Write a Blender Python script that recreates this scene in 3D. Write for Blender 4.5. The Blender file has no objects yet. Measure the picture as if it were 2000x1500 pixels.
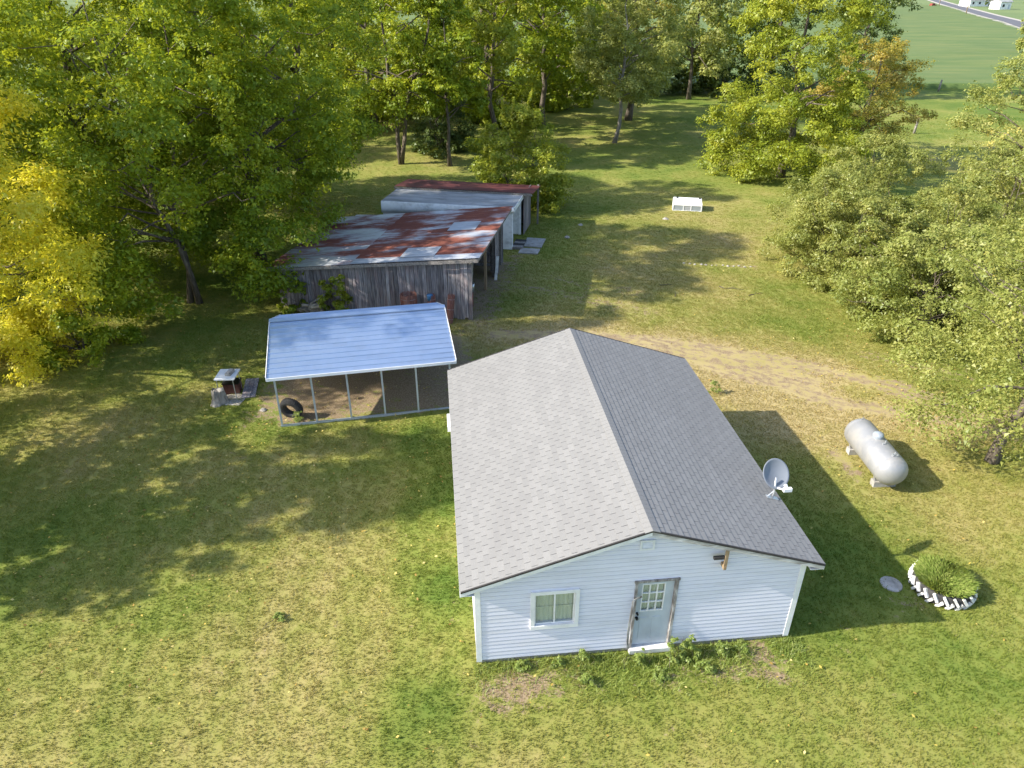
import bpy, math, random
import numpy as np
from mathutils import Vector, Matrix

# ------------------------------------------------------------------ camera, sky, sun, exposure
scene = bpy.context.scene
col = scene.collection
cam_d = bpy.data.cameras.new('camera')
cam_d.sensor_width = 36.0
cam_d.lens = 25.246
cam_d.clip_end = 4000
cam = bpy.data.objects.new('camera', cam_d)
cam.location = (0, 0, 13.427)
cam.rotation_euler = (math.radians(90 - 29.42), 0, 0)
col.objects.link(cam)
scene.camera = cam

SUN_AZ, SUN_EL = math.radians(10.0), math.radians(33.0)      # direction the light travels, height
world = bpy.data.worlds.new('World')
scene.world = world
world.use_nodes = True
wn = world.node_tree
bg = wn.nodes['Background']
sky = wn.nodes.new('ShaderNodeTexSky')
sky.sky_type = 'NISHITA'
sky.sun_disc = False
sky.sun_elevation = SUN_EL
sky.sun_rotation = math.radians(262)
sky.air_density = 1.0
sky.dust_density = 1.2
sky.ozone_density = 1.0
wn.links.new(sky.outputs[0], bg.inputs[0])
bg.inputs[1].default_value = 0.15
sun_d = bpy.data.lights.new('sun', 'SUN')
sun_d.energy = 4.5
sun_d.angle = math.radians(0.6)
sun_d.color = (1.0, 0.93, 0.80)
sun = bpy.data.objects.new('sun', sun_d)
sdir = Vector((math.cos(SUN_AZ) * math.cos(SUN_EL), math.sin(SUN_AZ) * math.cos(SUN_EL), -math.sin(SUN_EL)))
sun.rotation_euler = sdir.to_track_quat('-Z', 'Y').to_euler()
sun.location = (-40, 0, 40)
col.objects.link(sun)
vs = scene.view_settings
vs.view_transform = 'Standard'
vs.look = 'None'
vs.gamma = 1.0
vs.exposure = 1.2
try:
    scene.cycles.max_bounces = 8
    scene.cycles.diffuse_bounces = 4
    scene.cycles.glossy_bounces = 3
    scene.cycles.transmission_bounces = 4
    scene.cycles.transparent_max_bounces = 8
    scene.cycles.caustics_reflective = False
    scene.cycles.caustics_refractive = False
except Exception:
    pass

R = math.radians
random.seed(5)
rng = np.random.default_rng(11)


# ------------------------------------------------------------------ helpers
def thing(name, label, cat, loc=(0, 0, 0), rz=0.0, group=None):
    o = bpy.data.objects.new(name, None)
    o.empty_display_size = 0.2
    o.location = loc
    o.rotation_euler = (0, 0, rz)
    col.objects.link(o)
    return tag(o, label, cat, group)


def tag(o, label=None, cat=None, group=None, kind=None):
    if label:
        o['label'] = label
    if cat:
        o['category'] = cat
    if group:
        o['group'] = group
    if kind:
        o['kind'] = kind
    return o


class MB:
    """collects shapes for one mesh"""
    def __init__(s):
        s.v, s.f = [], []

    def poly(s, pts):
        i = len(s.v)
        s.v += [tuple(p) for p in pts]
        s.f.append(tuple(range(i, i + len(pts))))

    def hexa(s, p):
        """8 points: bottom ring 0-3 counter-clockwise seen from above, top ring 4-7"""
        i = len(s.v)
        s.v += [tuple(q) for q in p]
        for a in ((3, 2, 1, 0), (4, 5, 6, 7), (0, 1, 5, 4), (1, 2, 6, 5), (2, 3, 7, 6), (3, 0, 4, 7)):
            s.f.append(tuple(i + k for k in a))
        return s

    def box(s, x0, x1, y0, y1, z0, z1):
        return s.hexa([(x0, y0, z0), (x1, y0, z0), (x1, y1, z0), (x0, y1, z0),
                       (x0, y0, z1), (x1, y0, z1), (x1, y1, z1), (x0, y1, z1)])

    def bar(s, a, b, w, h, up=(0, 0, 1)):
        a, b = Vector(a), Vector(b)
        d = (b - a).normalized()
        u = Vector(up)
        if abs(d.dot(u)) > 0.98:
            u = Vector((0, 1, 0))
        r = d.cross(u).normalized() * (w / 2)
        u = r.cross(d).normalized() * (h / 2)
        return s.hexa([a - r - u, a + r - u, b + r - u, b - r - u, a - r + u, a + r + u, b + r + u, b - r + u])

    def prism(s, pts, off):
        """polygon pts extruded by vector off"""
        i = len(s.v)
        n = len(pts)
        s.v += [tuple(p) for p in pts] + [tuple(Vector(p) + Vector(off)) for p in pts]
        s.f.append(tuple(range(i, i + n)))
        s.f.append(tuple(range(i + 2 * n - 1, i + n - 1, -1)))
        for k in range(n):
            k2 = (k + 1) % n
            s.f.append((i + k2, i + k, i + n + k, i + n + k2))
        return s

    def tube(s, pts, rad, sides=6, cap=True):
        pts = [Vector(p) for p in pts]
        if not hasattr(rad, '__len__'):
            rad = [rad] * len(pts)
        i0 = len(s.v)
        ref = Vector((0.31, 0.2, 0.93))
        for k, p in enumerate(pts):
            d = (pts[min(k + 1, len(pts) - 1)] - pts[max(k - 1, 0)]).normalized()
            r_ = ref if abs(d.dot(ref)) < 0.95 else Vector((1, 0, 0))
            a = d.cross(r_).normalized()
            b = d.cross(a)
            for q in range(sides):
                t = 2 * math.pi * q / sides
                s.v.append(tuple(p + (a * math.cos(t) + b * math.sin(t)) * rad[k]))
        for k in range(len(pts) - 1):
            for q in range(sides):
                q2 = (q + 1) % sides
                s.f.append((i0 + k * sides + q, i0 + (k + 1) * sides + q, i0 + (k + 1) * sides + q2, i0 + k * sides + q2))
        if cap:
            s.f.append(tuple(i0 + q for q in range(sides)))
            e = i0 + (len(pts) - 1) * sides
            s.f.append(tuple(e + q for q in reversed(range(sides))))
        return s

    def lathe(s, prof, n=24, mtx=None, close=False):
        """prof: (radius, z) pairs about Z"""
        mtx = mtx or Matrix()
        i0 = len(s.v)
        for (r_, z) in prof:
            for q in range(n):
                t = 2 * math.pi * q / n
                s.v.append(tuple(mtx @ Vector((r_ * math.cos(t), r_ * math.sin(t), z))))
        m = len(prof)
        for k in range(m if close else m - 1):
            k2 = (k + 1) % m
            for q in range(n):
                q2 = (q + 1) % n
                s.f.append((i0 + k * n + q, i0 + k * n + q2, i0 + k2 * n + q2, i0 + k2 * n + q))
        return s

    def build(s, name, mat, parent=None, smooth=False, loc=None):
        me = bpy.data.meshes.new(name)
        me.from_pydata(s.v, [], s.f)
        me.update()
        if mat:
            me.materials.append(mat)
        if smooth:
            me.polygons.foreach_set('use_smooth', [True] * len(me.polygons))
        o = bpy.data.objects.new(name, me)
        col.objects.link(o)
        if parent is not None:
            o.parent = parent
        if loc is not None:
            o.location = loc
        return o


def shared(name, me, parent, m=None, loc=None):
    o = bpy.data.objects.new(name, me)
    col.objects.link(o)
    if parent is not None:
        o.parent = parent
    if m is not None:
        o.matrix_local = m
    if loc is not None:
        o.location = loc
    return o


def np_mesh(name, verts, quads, mat, attrs=None, tris=None):
    """fast mesh from numpy arrays, quads (n,4)"""
    me = bpy.data.meshes.new(name)
    n = len(quads)
    me.vertices.add(len(verts))
    me.vertices.foreach_set('co', np.ascontiguousarray(verts, np.float32).ravel())
    k = quads.shape[1]
    me.loops.add(n * k)
    me.loops.foreach_set('vertex_index', np.ascontiguousarray(quads, np.int32).ravel())
    me.polygons.add(n)
    me.polygons.foreach_set('loop_start', np.arange(0, n * k, k, dtype=np.int32))
    try:
        me.polygons.foreach_set('loop_total', np.full(n, k, np.int32))
    except Exception:
        pass
    for a, arr in (attrs or {}).items():
        at = me.attributes.new(a, 'FLOAT', 'POINT')
        at.data.foreach_set('value', np.ascontiguousarray(arr, np.float32))
    me.update(calc_edges=True)
    me.validate()
    if mat:
        me.materials.append(mat)
    return me


# ------------------------------------------------------------------ materials
def new_mat(name):
    m = bpy.data.materials.new(name)
    m.use_nodes = True
    nt = m.node_tree
    return m, nt, nt.nodes['Principled BSDF']


def N(nt, t, **kw):
    n = nt.nodes.new(t)
    for k, v in kw.items():
        setattr(n, k, v)
    return n


def ramp(nt, fac, stops, interp='LINEAR'):
    r_ = N(nt, 'ShaderNodeValToRGB')
    r_.color_ramp.interpolation = interp
    e = r_.color_ramp.elements
    while len(e) < len(stops):
        e.new(0.5)
    for k, (p, c) in enumerate(stops):
        e[k].position = p
        e[k].color = (*c, 1) if len(c) == 3 else c
    nt.links.new(fac, r_.inputs[0])
    return r_.outputs[0]


def noise(nt, vec, scale, detail=4, rough=0.55, stretch=None):
    n = N(nt, 'ShaderNodeTexNoise')
    n.inputs['Scale'].default_value = scale
    n.inputs['Detail'].default_value = detail
    n.inputs['Roughness'].default_value = rough
    if stretch:
        mp = N(nt, 'ShaderNodeMapping')
        mp.inputs['Scale'].default_value = stretch
        nt.links.new(vec, mp.inputs[0])
        vec = mp.outputs[0]
    nt.links.new(vec, n.inputs['Vector'])
    return n.outputs[0]


def mathn(nt, op, a, b=None, clamp=False):
    n = N(nt, 'ShaderNodeMath', operation=op)
    n.use_clamp = clamp
    for k, v in ((0, a), (1, b)):
        if v is None:
            continue
        if isinstance(v, (int, float)):
            n.inputs[k].default_value = v
        else:
            nt.links.new(v, n.inputs[k])
    return n.outputs[0]


def mixc(nt, fac, a, b, blend='MIX'):
    n = N(nt, 'ShaderNodeMix', data_type='RGBA', blend_type=blend)
    for k, v in ((0, fac), (6, a), (7, b)):
        if isinstance(v, (int, float)):
            n.inputs[k].default_value = v
        elif isinstance(v, tuple):
            n.inputs[k].default_value = (*v, 1)
        else:
            nt.links.new(v, n.inputs[k])
    return n.outputs[2]


def surf(name, stops, scale=3.0, rough=0.8, metal=0.0, stretch=None, bump=0.0, bscale=None, detail=5, rnd=0.0, world_pos=False,
         spec=0.3, lo=0.3, hi=0.7, dirt=None, noise_rough=0.6):
    """principled surface; stops: list of colours spread over a noise between lo and hi"""
    m, nt, b = new_mat(name)
    if world_pos:
        vec = N(nt, 'ShaderNodeNewGeometry').outputs['Position']
    else:
        vec = N(nt, 'ShaderNodeTexCoord').outputs['Object']
    oi = N(nt, 'ShaderNodeObjectInfo')
    # shift the pattern from object to object
    if not world_pos:
        ad = N(nt, 'ShaderNodeVectorMath', operation='ADD')
        sc = N(nt, 'ShaderNodeVectorMath', operation='SCALE')
        cb = N(nt, 'ShaderNodeCombineXYZ')
        for k in range(3):
            nt.links.new(oi.outputs['Random'], cb.inputs[k])
        nt.links.new(cb.outputs[0], sc.inputs[0])
        sc.inputs['Scale'].default_value = 37.0
        nt.links.new(vec, ad.inputs[0])
        nt.links.new(sc.outputs[0], ad.inputs[1])
        vec = ad.outputs[0]
    f = noise(nt, vec, scale, detail, noise_rough, stretch)
    n = len(stops)
    c = ramp(nt, f, [(lo + (hi - lo) * k / max(1, n - 1), s_) for k, s_ in enumerate(stops)])
    if dirt:
        f2 = noise(nt, vec, dirt[1], 6, 0.65, dirt[2] if len(dirt) > 2 else None)
        fr = ramp(nt, f2, [(0.48, (0, 0, 0)), (0.68, (1, 1, 1))])
        c = mixc(nt, mathn(nt, 'MULTIPLY', fr, dirt[3] if len(dirt) > 3 else 0.7), c, dirt[0])
    if rnd:
        hs = N(nt, 'ShaderNodeHueSaturation')
        v = mathn(nt, 'ADD', mathn(nt, 'MULTIPLY', oi.outputs['Random'], 2 * rnd), 1 - rnd)
        nt.links.new(v, hs.inputs['Value'])
        nt.links.new(c, hs.inputs['Color'])
        c = hs.outputs[0]
    nt.links.new(c, b.inputs['Base Color'])
    b.inputs['Roughness'].default_value = rough
    b.inputs['Metallic'].default_value = metal
    b.inputs['Specular IOR Level'].default_value = spec
    if bump:
        bp = N(nt, 'ShaderNodeBump')
        bp.inputs['Strength'].default_value = bump
        bp.inputs['Distance'].default_value = 0.02
        nt.links.new(noise(nt, vec, bscale or scale * 4, 4, 0.6, stretch), bp.inputs['Height'])
        nt.links.new(bp.outputs[0], b.inputs['Normal'])
    return m


def leaf_mat(name, stops, trans=0.45):
    m = bpy.data.materials.new(name)
    m.use_nodes = True
    nt = m.node_tree
    nt.nodes.remove(nt.nodes['Principled BSDF'])
    out = nt.nodes['Material Output']
    at = N(nt, 'ShaderNodeAttribute', attribute_name='tint')
    c = ramp(nt, at.outputs['Fac'], stops)
    d = N(nt, 'ShaderNodeBsdfDiffuse')
    t = N(nt, 'ShaderNodeBsdfTranslucent')
    g = N(nt, 'ShaderNodeBsdfGlossy')
    g.inputs['Roughness'].default_value = 0.45
    g.inputs['Color'].default_value = (0.9, 0.95, 1, 1)
    tc = mixc(nt, 0.35, c, (0.55, 0.52, 0.03), 'MIX')
    nt.links.new(c, d.inputs[0])
    nt.links.new(tc, t.inputs[0])
    mx = N(nt, 'ShaderNodeMixShader')
    mx.inputs[0].default_value = trans
    nt.links.new(d.outputs[0], mx.inputs[1])
    nt.links.new(t.outputs[0], mx.inputs[2])
    m2 = N(nt, 'ShaderNodeMixShader')
    m2.inputs[0].default_value = 0.018
    nt.links.new(mx.outputs[0], m2.inputs[1])
    nt.links.new(g.outputs[0], m2.inputs[2])
    nt.links.new(m2.outputs[0], out.inputs[0])
    return m


def ground_colour(nt, dry, dirt, pos):
    """grass / straw / bare soil colour from the two masks and noise at world position"""
    n1 = noise(nt, pos, 0.45, 5, 0.6)
    n2 = noise(nt, pos, 3.2, 5, 0.65)
    n3 = noise(nt, pos, 22.0, 4, 0.7)
    f = mathn(nt, 'ADD', dry, mathn(nt, 'MULTIPLY', mathn(nt, 'SUBTRACT', n1, 0.5), 0.9))
    f = mathn(nt, 'ADD', f, mathn(nt, 'MULTIPLY', mathn(nt, 'SUBTRACT', n2, 0.5), 0.55))
    f = mathn(nt, 'ADD', f, mathn(nt, 'MULTIPLY', mathn(nt, 'SUBTRACT', n3, 0.5), 0.38), True)
    grass = ramp(nt, f, [(0.0, (0.098, 0.148, 0.026)), (0.3, (0.172, 0.200, 0.042)), (0.55, (0.242, 0.235, 0.066)), (0.8, (0.308, 0.264, 0.100)), (1.0, (0.365, 0.294, 0.145))])
    g = mathn(nt, 'ADD', dirt, mathn(nt, 'MULTIPLY', mathn(nt, 'SUBTRACT', n2, 0.5), 1.7))
    g = mathn(nt, 'ADD', g, mathn(nt, 'MULTIPLY', mathn(nt, 'SUBTRACT', n3, 0.5), 0.9))
    mp = N(nt, 'ShaderNodeMapping')
    mp.inputs['Rotation'].default_value = (0, 0, math.radians(27))
    nt.links.new(pos, mp.inputs[0])
    n4 = noise(nt, mp.outputs[0], 1.0, 5, 0.65, (0.5, 3.2, 1))      # streaks left by wheels
    g = mathn(nt, 'ADD', g, mathn(nt, 'MULTIPLY', mathn(nt, 'SUBTRACT', n4, 0.5), 1.3))
    gm = ramp(nt, g, [(0.36, (0, 0, 0)), (0.62, (1, 1, 1))])
    soil = ramp(nt, n3, [(0.3, (0.13, 0.088, 0.052)), (0.5, (0.24, 0.178, 0.11)), (0.7, (0.36, 0.29, 0.20))])
    return mixc(nt, gm, grass, soil), n3


def ground_mat():
    m, nt, b = new_mat('lawn_surface')
    pos = N(nt, 'ShaderNodeNewGeometry').outputs['Position']
    dry = N(nt, 'ShaderNodeAttribute', attribute_name='dry').outputs['Fac']
    dirt = N(nt, 'ShaderNodeAttribute', attribute_name='dirt').outputs['Fac']
    c, n3 = ground_colour(nt, dry, dirt, pos)
    nt.links.new(c, b.inputs['Base Color'])
    b.inputs['Roughness'].default_value = 0.95
    b.inputs['Specular IOR Level'].default_value = 0.1
    bp = N(nt, 'ShaderNodeBump')
    bp.inputs['Strength'].default_value = 0.22
    bp.inputs['Distance'].default_value = 0.05
    nt.links.new(n3, bp.inputs['Height'])
    nt.links.new(bp.outputs[0], b.inputs['Normal'])
    return m


def tuft_mat():
    m = bpy.data.materials.new('grass_blade')
    m.use_nodes = True
    nt = m.node_tree
    nt.nodes.remove(nt.nodes['Principled BSDF'])
    pos = N(nt, 'ShaderNodeNewGeometry').outputs['Position']
    dry = N(nt, 'ShaderNodeAttribute', attribute_name='dry', attribute_type='INSTANCER').outputs['Fac']
    z = N(nt, 'ShaderNodeValue')
    z.outputs[0].default_value = -1.0
    c, _ = ground_colour(nt, dry, z.outputs[0], pos)
    c = mixc(nt, 1.0, c, (1.22, 1.25, 1.1), 'MULTIPLY')
    d = N(nt, 'ShaderNodeBsdfDiffuse')
    t = N(nt, 'ShaderNodeBsdfTranslucent')
    nt.links.new(c, d.inputs[0])
    nt.links.new(c, t.inputs[0])
    mx = N(nt, 'ShaderNodeMixShader')
    mx.inputs[0].default_value = 0.4
    nt.links.new(d.outputs[0], mx.inputs[1])
    nt.links.new(t.outputs[0], mx.inputs[2])
    nt.links.new(mx.outputs[0], nt.nodes['Material Output'].inputs[0])
    return m


def glass_mat(name, tint=(0.75, 0.85, 0.83)):
    m = bpy.data.materials.new(name)
    m.use_nodes = True
    nt = m.node_tree
    nt.nodes.remove(nt.nodes['Principled BSDF'])
    t = N(nt, 'ShaderNodeBsdfTransparent')
    t.inputs[0].default_value = (*tint, 1)
    g = N(nt, 'ShaderNodeBsdfGlossy')
    g.inputs['Roughness'].default_value = 0.03
    lw = N(nt, 'ShaderNodeLayerWeight')
    lw.inputs[0].default_value = 0.5
    fac = mathn(nt, 'ADD', 0.05, mathn(nt, 'MULTIPLY', mathn(nt, 'POWER', lw.outputs['Facing'], 3.0), 0.6))
    mx = N(nt, 'ShaderNodeMixShader')
    nt.links.new(fac, mx.inputs[0])
    nt.links.new(t.outputs[0], mx.inputs[1])
    nt.links.new(g.outputs[0], mx.inputs[2])
    nt.links.new(mx.outputs[0], nt.nodes['Material Output'].inputs[0])
    return m


def shingle_mat():
    m, nt, b = new_mat('asphalt_shingle')
    tc = N(nt, 'ShaderNodeTexCoord').outputs['Object']
    oi = N(nt, 'ShaderNodeObjectInfo')
    at = N(nt, 'ShaderNodeAttribute', attribute_name='tint')
    pos = N(nt, 'ShaderNodeNewGeometry').outputs['Position']
    v = mathn(nt, 'FRACT', mathn(nt, 'ADD', mathn(nt, 'MULTIPLY', oi.outputs['Random'], 7.0), at.outputs['Fac']))
    c = ramp(nt, v, [(0.0, (0.206, 0.204, 0.202)), (0.5, (0.220, 0.218, 0.215)), (1.0, (0.234, 0.231, 0.228))])
    gr = noise(nt, pos, 60.0, 3, 0.7)
    c = mixc(nt, 1.0, c, ramp(nt, gr, [(0.3, (0.82, 0.82, 0.82)), (0.7, (1.12, 1.12, 1.12))]), 'MULTIPLY')
    st = noise(nt, pos, 1.0, 5, 0.6, (1.6, 0.35, 1.6))
    c = mixc(nt, ramp(nt, st, [(0.45, (0, 0, 0)), (0.75, (0.65, 0.65, 0.65))]), c, (0.19, 0.187, 0.185))
    nt.links.new(c, b.inputs['Base Color'])
    b.inputs['Roughness'].default_value = 0.9
    b.inputs['Specular IOR Level'].default_value = 0.2
    return m


def rust_mat(name, amount, along=(0.35, 2.2, 1.0), metal=(0.62, 0.64, 0.68)):
    m, nt, b = new_mat(name)
    vec = N(nt, 'ShaderNodeTexCoord').outputs['Object']
    oi = N(nt, 'ShaderNodeObjectInfo')
    cb = N(nt, 'ShaderNodeCombineXYZ')
    for k in range(3):
        nt.links.new(mathn(nt, 'MULTIPLY', oi.outputs['Random'], 53.0), cb.inputs[k])
    ad = N(nt, 'ShaderNodeVectorMath', operation='ADD')
    nt.links.new(vec, ad.inputs[0])
    nt.links.new(cb.outputs[0], ad.inputs[1])
    vec = ad.outputs[0]
    wp = N(nt, 'ShaderNodeNewGeometry').outputs['Position']
    big = noise(nt, wp, 0.75, 4, 0.55, (0.55, 1.3, 1.0))
    fine = noise(nt, vec, 5.0, 6, 0.7, (0.22, 2.4, 1.0))
    f = mathn(nt, 'ADD', mathn(nt, 'MULTIPLY', big, 0.75), mathn(nt, 'MULTIPLY', fine, 0.45))
    f = mathn(nt, 'ADD', f, mathn(nt, 'MULTIPLY', mathn(nt, 'SUBTRACT', oi.outputs['Random'], 0.5), 0.09))
    f = mathn(nt, 'ADD', f, amount)
    mask = ramp(nt, f, [(0.55, (0, 0, 0)), (0.62, (0.5, 0.5, 0.5)), (0.70, (1, 1, 1))])
    rustc = ramp(nt, fine, [(0.3, (0.10, 0.026, 0.017)), (0.55, (0.19, 0.055, 0.034)), (0.75, (0.32, 0.13, 0.07))])
    met = ramp(nt, fine, [(0.3, tuple(0.75 * k for k in metal)), (0.6, metal), (0.75, (0.66, 0.64, 0.60))])
    nt.links.new(mixc(nt, mask, met, rustc), b.inputs['Base Color'])
    nt.links.new(mathn(nt, 'SUBTRACT', 0.55, mathn(nt, 'MULTIPLY', mask, 0.55), True), b.inputs['Metallic'])
    nt.links.new(mathn(nt, 'ADD', 0.42, mathn(nt, 'MULTIPLY', mask, 0.5)), b.inputs['Roughness'])
    return m


M = {}
M['lawn'] = ground_mat()
M['tuft'] = tuft_mat()
M['far_ground'] = surf('far_ground_green', [(0.10, 0.15, 0.05), (0.16, 0.20, 0.07)], 0.02, 0.95, world_pos=True)
M['crop'] = surf('bean_crop', [(0.060, 0.105, 0.026), (0.085, 0.132, 0.035), (0.115, 0.152, 0.043), (0.155, 0.172, 0.05)], 0.11, 0.95, world_pos=True, stretch=(0.45, 1.8, 1), bump=1.0, bscale=0.9, detail=12, noise_rough=0.72)
M['asphalt'] = surf('asphalt_road', [(0.09, 0.09, 0.105), (0.12, 0.12, 0.135)], 0.6, 0.9, world_pos=True)
M['siding'] = surf('white_vinyl_siding', [(0.655, 0.665, 0.78), (0.715, 0.72, 0.82)], 0.8, 0.5, stretch=(1, 1, 4), dirt=((0.46, 0.46, 0.46), 1.3, (0.6, 1, 2.5), 0.30), spec=0.35)
M['trim'] = surf('white_trim', [(0.70, 0.71, 0.73), (0.80, 0.80, 0.80)], 2.0, 0.5, dirt=((0.4, 0.38, 0.34), 3.0, (1, 1, 1), 0.3))
M['old_trim'] = surf('peeling_painted_wood', [(0.12, 0.105, 0.095), (0.27, 0.25, 0.24), (0.50, 0.50, 0.51)], 3.5, 0.85, stretch=(3, 3, 1), bump=0.4)
M['chalky_trim'] = surf('chalky_peeling_trim', [(0.20, 0.18, 0.165), (0.42, 0.41, 0.40), (0.60, 0.60, 0.61)], 2.5, 0.85, stretch=(1, 1, 4), bump=0.3)
M['shingle'] = shingle_mat()
M['drip'] = surf('black_drip_edge', [(0.03, 0.028, 0.03), (0.06, 0.055, 0.055)], 4, 0.7)
M['concrete'] = surf('concrete', [(0.27, 0.255, 0.24), (0.36, 0.345, 0.33), (0.44, 0.42, 0.40)], 4, 0.95, bump=0.4, bscale=30, dirt=((0.15, 0.14, 0.10), 2.2, (1, 1, 1), 0.5))
M['door'] = surf('grey_white_door_paint', [(0.40, 0.45, 0.52), (0.49, 0.54, 0.60)], 1.6, 0.5, dirt=((0.34, 0.34, 0.34), 2.2, (1, 1, 0.6), 0.35))
M['glass'] = glass_mat('window_glass', (0.93, 0.96, 0.94))
M['curtain'] = surf('cream_curtain', [(0.58, 0.58, 0.50), (0.78, 0.77, 0.70)], 3, 0.9, stretch=(14, 1, 0.4))
M['dark'] = surf('dark_interior', [(0.02, 0.02, 0.02), (0.03, 0.03, 0.03)], 2, 0.9)
M['black_metal'] = surf('black_hardware', [(0.015, 0.015, 0.015), (0.03, 0.03, 0.03)], 5, 0.35, metal=0.6)
M['old_wood'] = surf('weathered_grey_plank', [(0.075, 0.068, 0.078), (0.18, 0.165, 0.175), (0.29, 0.265, 0.27), (0.40, 0.37, 0.365)], 2.6, 0.92, stretch=(7, 7, 0.55), bump=0.7, bscale=6, rnd=0.30, spec=0.15, lo=0.3, hi=0.72, dirt=((0.28, 0.17, 0.16), 0.9, (1.5, 1.5, 0.8), 0.4))
M['board_wood'] = surf('grey_lumber', [(0.12, 0.105, 0.10), (0.22, 0.20, 0.185), (0.31, 0.285, 0.26)], 3, 0.9, stretch=(5, 1, 5), bump=0.5, rnd=0.2)
M['tan_wood'] = surf('tan_lumber', [(0.22, 0.15, 0.09), (0.36, 0.27, 0.17)], 3, 0.8, stretch=(6, 6, 1), bump=0.3)
M['rust_a'] = rust_mat('rusty_tin_sheet', 0.025)
M['rust_b'] = rust_mat('very_rusty_tin_sheet', 0.115)
M['tin'] = surf('grey_tin', [(0.36, 0.38, 0.42), (0.46, 0.48, 0.52), (0.56, 0.57, 0.60)], 1.2, 0.5, metal=0.4, stretch=(0.4, 3, 1), dirt=((0.2, 0.2, 0.2), 1.3, (0.4, 1.5, 1), 0.55))
M['roll_roof'] = surf('grey_roll_roofing', [(0.20, 0.21, 0.22), (0.30, 0.31, 0.325), (0.40, 0.41, 0.425)], 0.9, 0.85, stretch=(0.5, 2, 1), dirt=((0.10, 0.10, 0.09), 1.4, (0.5, 1.4, 1), 0.6))
M['red_roof'] = surf('dull_red_tin', [(0.085, 0.026, 0.027), (0.12, 0.038, 0.038), (0.16, 0.062, 0.058)], 1.2, 0.6, stretch=(0.5, 3, 1), metal=0.15)
M['white_paint'] = surf('old_white_paint', [(0.66, 0.67, 0.69), (0.78, 0.79, 0.80), (0.84, 0.84, 0.84)], 1.5, 0.6, dirt=((0.22, 0.21, 0.20), 1.7, (0.8, 1, 1.2), 0.5))
M['steel_sheet'] = surf('galvanised_roof_panel', [(0.42, 0.53, 0.70), (0.50, 0.60, 0.76)], 0.7, 0.36, metal=0.82, stretch=(1, 0.6, 1), dirt=((0.40, 0.44, 0.50), 1.6, (1, 1, 1), 0.3))  # silver metal; the blue of the reflected sky is tinted into its base colour
M['steel_post'] = surf('galvanised_tube', [(0.40, 0.45, 0.50), (0.52, 0.57, 0.61)], 1.5, 0.42, metal=0.45)
M['white_metal'] = surf('white_enamel', [(0.74, 0.75, 0.77), (0.82, 0.82, 0.83)], 2, 0.35, dirt=((0.5, 0.49, 0.46), 2.0, (1, 1, 1), 0.25))
M['tank'] = surf('silver_tank_paint', [(0.265, 0.27, 0.28), (0.30, 0.305, 0.315), (0.345, 0.345, 0.35)], 1.3, 0.42, metal=0.3, dirt=((0.45, 0.42, 0.37), 2.1, (1, 1.4, 1), 0.4))
M['tank_lid'] = surf('grey_tank_dome', [(0.30, 0.34, 0.39), (0.38, 0.42, 0.46)], 3, 0.4, metal=0.3)
M['dish'] = surf('grey_dish', [(0.15, 0.17, 0.205), (0.18, 0.20, 0.235)], 2, 0.45)
M['galv'] = surf('galvanised_mast', [(0.45, 0.47, 0.50), (0.60, 0.62, 0.64)], 5, 0.4, metal=0.7)
M['rubber'] = surf('black_rubber', [(0.018, 0.018, 0.02), (0.04, 0.04, 0.042)], 4, 0.75, bump=0.3, dirt=((0.12, 0.105, 0.085), 3, (1, 1, 1), 0.3))
M['white_rubber'] = surf('white_painted_rubber', [(0.60, 0.59, 0.57), (0.76, 0.75, 0.73)], 4, 0.7, bump=0.3, dirt=((0.08, 0.075, 0.07), 4, (1, 1, 1), 0.65))
M['bark'] = surf('tree_bark', [(0.045, 0.036, 0.027), (0.11, 0.09, 0.07), (0.19, 0.165, 0.135)], 3, 0.95, stretch=(4, 4, 0.8), bump=0.9, bscale=8)
M['pale_bark'] = surf('pale_grey_bark', [(0.13, 0.115, 0.10), (0.24, 0.22, 0.195), (0.34, 0.32, 0.29)], 3, 0.95, stretch=(4, 4, 0.8), bump=0.9, bscale=8)
M['log_end'] = surf('cut_firewood', [(0.10, 0.085, 0.07), (0.24, 0.205, 0.16), (0.36, 0.31, 0.25)], 3, 0.95, bump=0.5, rnd=0.35)
M['red_slat'] = surf('faded_red_lath', [(0.15, 0.055, 0.045), (0.27, 0.12, 0.095), (0.34, 0.19, 0.155)], 3, 0.9, stretch=(5, 5, 0.6))
M['red_paint'] = surf('dull_red_paint', [(0.12, 0.02, 0.018), (0.28, 0.05, 0.04)], 3, 0.7)
M['rust_brown'] = surf('rust_brown_metal', [(0.05, 0.02, 0.015), (0.10, 0.04, 0.03), (0.16, 0.08, 0.06)], 4, 0.85)
M['blue_plastic'] = surf('blue_plastic', [(0.04, 0.12, 0.25), (0.06, 0.18, 0.35)], 3, 0.5)
M['stone'] = surf('pale_stone', [(0.28, 0.25, 0.22), (0.42, 0.39, 0.35)], 6, 0.95, bump=0.5, rnd=0.2)
M['leaf_litter'] = leaf_mat('fallen_leaf', [(0.0, (0.16, 0.085, 0.03)), (0.4, (0.36, 0.24, 0.06)), (0.75, (0.52, 0.40, 0.09)), (1.0, (0.60, 0.50, 0.22))], 0.2)
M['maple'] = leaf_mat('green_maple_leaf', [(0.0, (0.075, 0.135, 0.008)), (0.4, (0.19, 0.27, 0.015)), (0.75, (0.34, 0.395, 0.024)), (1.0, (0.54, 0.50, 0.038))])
M['lime'] = leaf_mat('yellow_green_leaf', [(0.0, (0.11, 0.17, 0.016)), (0.45, (0.25, 0.305, 0.028)), (0.8, (0.39, 0.405, 0.042)), (1.0, (0.56, 0.48, 0.06))])
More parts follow.
